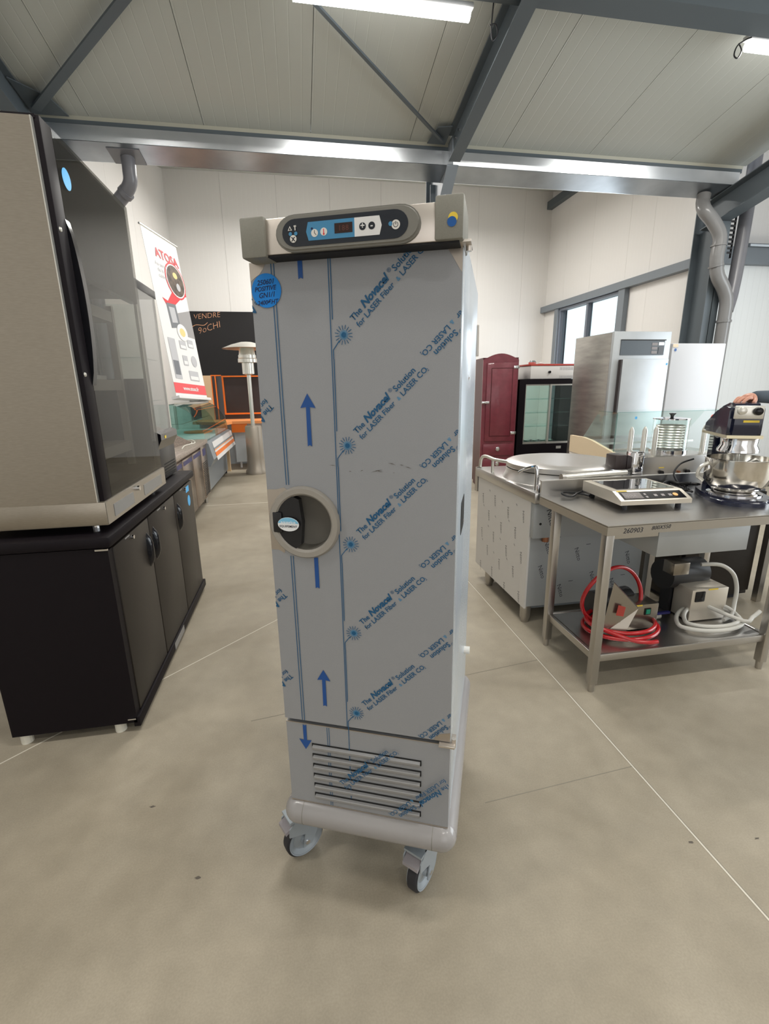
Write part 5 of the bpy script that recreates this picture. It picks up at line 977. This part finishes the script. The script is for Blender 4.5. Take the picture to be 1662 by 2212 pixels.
# ================================================================== PERSON reaching for the mixer (mostly outside the frame)
pe = thing('person', 'person in a dark grey sweater resting one hand on the stand mixer', 'person', (3.42, 2.30, 0))
def skin_mesh(name, verts, edges, radii, m_, parent, sub=2):
    me = bpy.data.meshes.new(name); off = ORIG[root_of(parent).name]
    me.from_pydata([Vector(v) - off for v in verts], edges, []); o = bpy.data.objects.new(name, me); COL.objects.link(o)
    md = o.modifiers.new('s', 'SKIN'); sv = me.skin_vertices[0].data
    for i, r_ in enumerate(radii): sv[i].radius = (r_, r_) if not isinstance(r_, tuple) else r_
    sv[0].use_root = True
    ss = o.modifiers.new('u', 'SUBSURF'); ss.levels = sub; ss.render_levels = sub
    dg = bpy.context.evaluated_depsgraph_get(); me2 = bpy.data.meshes.new_from_object(o.evaluated_get(dg)); bpy.data.objects.remove(o)
    me2.name = name; me2.materials.clear(); me2.materials.append(MATS[m_]); me2.shade_smooth(); o2 = bpy.data.objects.new(name, me2); COL.objects.link(o2); o2.parent = parent; return o2
WR = Vector((2.405, 2.215, TZ + .545))      # wrist, arm comes from the right
V = [(3.43, 2.30, .88), (3.38, 2.30, 1.12), (3.26, 2.29, 1.36), (3.19, 2.29, 1.49), (3.15, 2.40, 1.44), (2.90, 2.32, 1.395), (2.66, 2.24, 1.412), tuple(WR), (3.30, 2.09, 1.42), (3.45, 2.02, 1.18), (3.39, 2.03, .96)]
E_ = [(0, 1), (1, 2), (2, 3), (2, 4), (4, 5), (5, 6), (6, 7), (2, 8), (8, 9), (9, 10)]
Rr = [.15, .135, .12, .06, .068, .052, .043, .032, .062, .048, .035]
skin_mesh('sweater', V, E_, Rr, 'sleeve', pe)
V = [(3.42, 2.30, 1.06), (3.43, 2.20, .82), (3.42, 2.18, .50), (3.45, 2.18, .08), (3.43, 2.40, .82), (3.42, 2.42, .50), (3.45, 2.42, .08)]
skin_mesh('trousers', V, [(0, 1), (1, 2), (2, 3), (0, 4), (4, 5), (5, 6)], [.12, .088, .066, .055, .088, .066, .055], 'trousers', pe)
skin_mesh('neck', [(3.185, 2.29, 1.46), (3.14, 2.29, 1.60)], [(0, 1)], [.052, .05], 'skin', pe)
V = [(3.39, 2.03, .96), (3.38, 2.03, .90)]; E_ = [(0, 1)]; Rr = [.025, .03]
for k in range(4): b0 = len(V); V += [(3.352 + .020 * k, 2.03, .87), (3.347 + .020 * k, 2.035, .835), (3.342 + .020 * k, 2.045, .81)]; E_ += [(1, b0), (b0, b0 + 1), (b0 + 1, b0 + 2)]; Rr += [.010, .009, .008]
b0 = len(V); V += [(3.345, 2.05, .905), (3.33, 2.065, .875)]; E_ += [(1, b0), (b0, b0 + 1)]; Rr += [.012, .009]
skin_mesh('hand', V, E_, Rr, 'skin', pe)
bm = B(); bmesh.ops.create_uvsphere(bm, u_segments=20, v_segments=16, radius=.098, matrix=Matrix.Translation((3.09, 2.29, 1.69)) @ Matrix.Diagonal((1, .82, 1.22, 1))); hdp = obj('head', bm, 'skin', pe, smooth=True)
bm = B(); bmesh.ops.create_uvsphere(bm, u_segments=20, v_segments=16, radius=.106, matrix=Matrix.Translation((3.115, 2.29, 1.72)) @ Matrix.Diagonal((.95, .86, 1.12, 1))); obj('hair', bm, 'hair', hdp, smooth=True)
bm = B(); lathe(bm, [(0, .025), (.014, .005), (.016, 0)], (2.995, 2.29, 1.685), 10, (-1, 0, 0)); obj('nose', bm, 'skin', hdp, smooth=True)
bm = B(); [bmesh.ops.create_uvsphere(bm, u_segments=10, v_segments=8, radius=.010, matrix=Matrix.Translation((3.0, 2.29 + s * .032, 1.705))) for s in (-1, 1)]; obj('eyes', bm, 'ink_black', hdp)
box_m = bx('mouth', hdp, 'banner_red', 2.998, 3.004, 2.27, 2.31, 1.635, 1.642)
for y in (2.18, 2.42): bx('shoe', pe, 'shoe', 3.26, 3.52, y - .048, y + .048, 0, .075, .03)
# hand: palm root at the wrist, fingers curled over the top of the mixer head
hz = TZ + .528
V = [tuple(WR), (2.378, 2.203, hz + .012), (2.352, 2.195, hz + .010)]; E_ = [(0, 1), (1, 2)]; Rr = [.024, .027, .026]
for i, (dy, ln) in enumerate(((-.030, .060), (-.010, .068), (.010, .064), (.028, .050))):
    b0 = len(V); x0 = 2.343
    V += [(x0, 2.187 + dy, hz + .010), (x0 - ln * .45, 2.182 + dy * 1.05, hz + .012), (x0 - ln * .85, 2.178 + dy * 1.05, hz - .002), (x0 - ln * 1.05, 2.176 + dy * 1.05, hz - .016)]
    E_ += [(2, b0), (b0, b0 + 1), (b0 + 1, b0 + 2), (b0 + 2, b0 + 3)]; Rr += [.0105, .0095, .0085, .0075]
b0 = len(V); V += [(2.375, 2.165, hz + .004), (2.350, 2.140, hz - .004), (2.328, 2.130, hz - .012)]; E_ += [(1, b0), (b0, b0 + 1), (b0 + 1, b0 + 2)]; Rr += [.013, .0105, .0085]
skin_mesh('hand', V, E_, Rr, 'skin', pe, 2)

# repeats share a group phrase
for base, phrase_ in (('strip_light', 'strip lights under the roof'), ('price_sticker', 'coloured round and square stickers on the appliances'), ('downpipe', 'grey downpipes under the valley gutter'),
                      ('steel_portal', 'steel portals carrying the roof'), ('wall_beam', 'steel beams along the walls'), ('roof_brace', 'diagonal roof braces'), ('hanging_cable', 'cable loops beside the strip lights'),
                      ('pump', 'pumps on the undershelf'), ('hose', 'hoses on the undershelf'), ('power_cord', 'loose power cords')):
    for o in bpy.data.objects:
        if o.parent is None and o.get('category') and o.name.split('.')[0] == base: o['group'] = phrase_
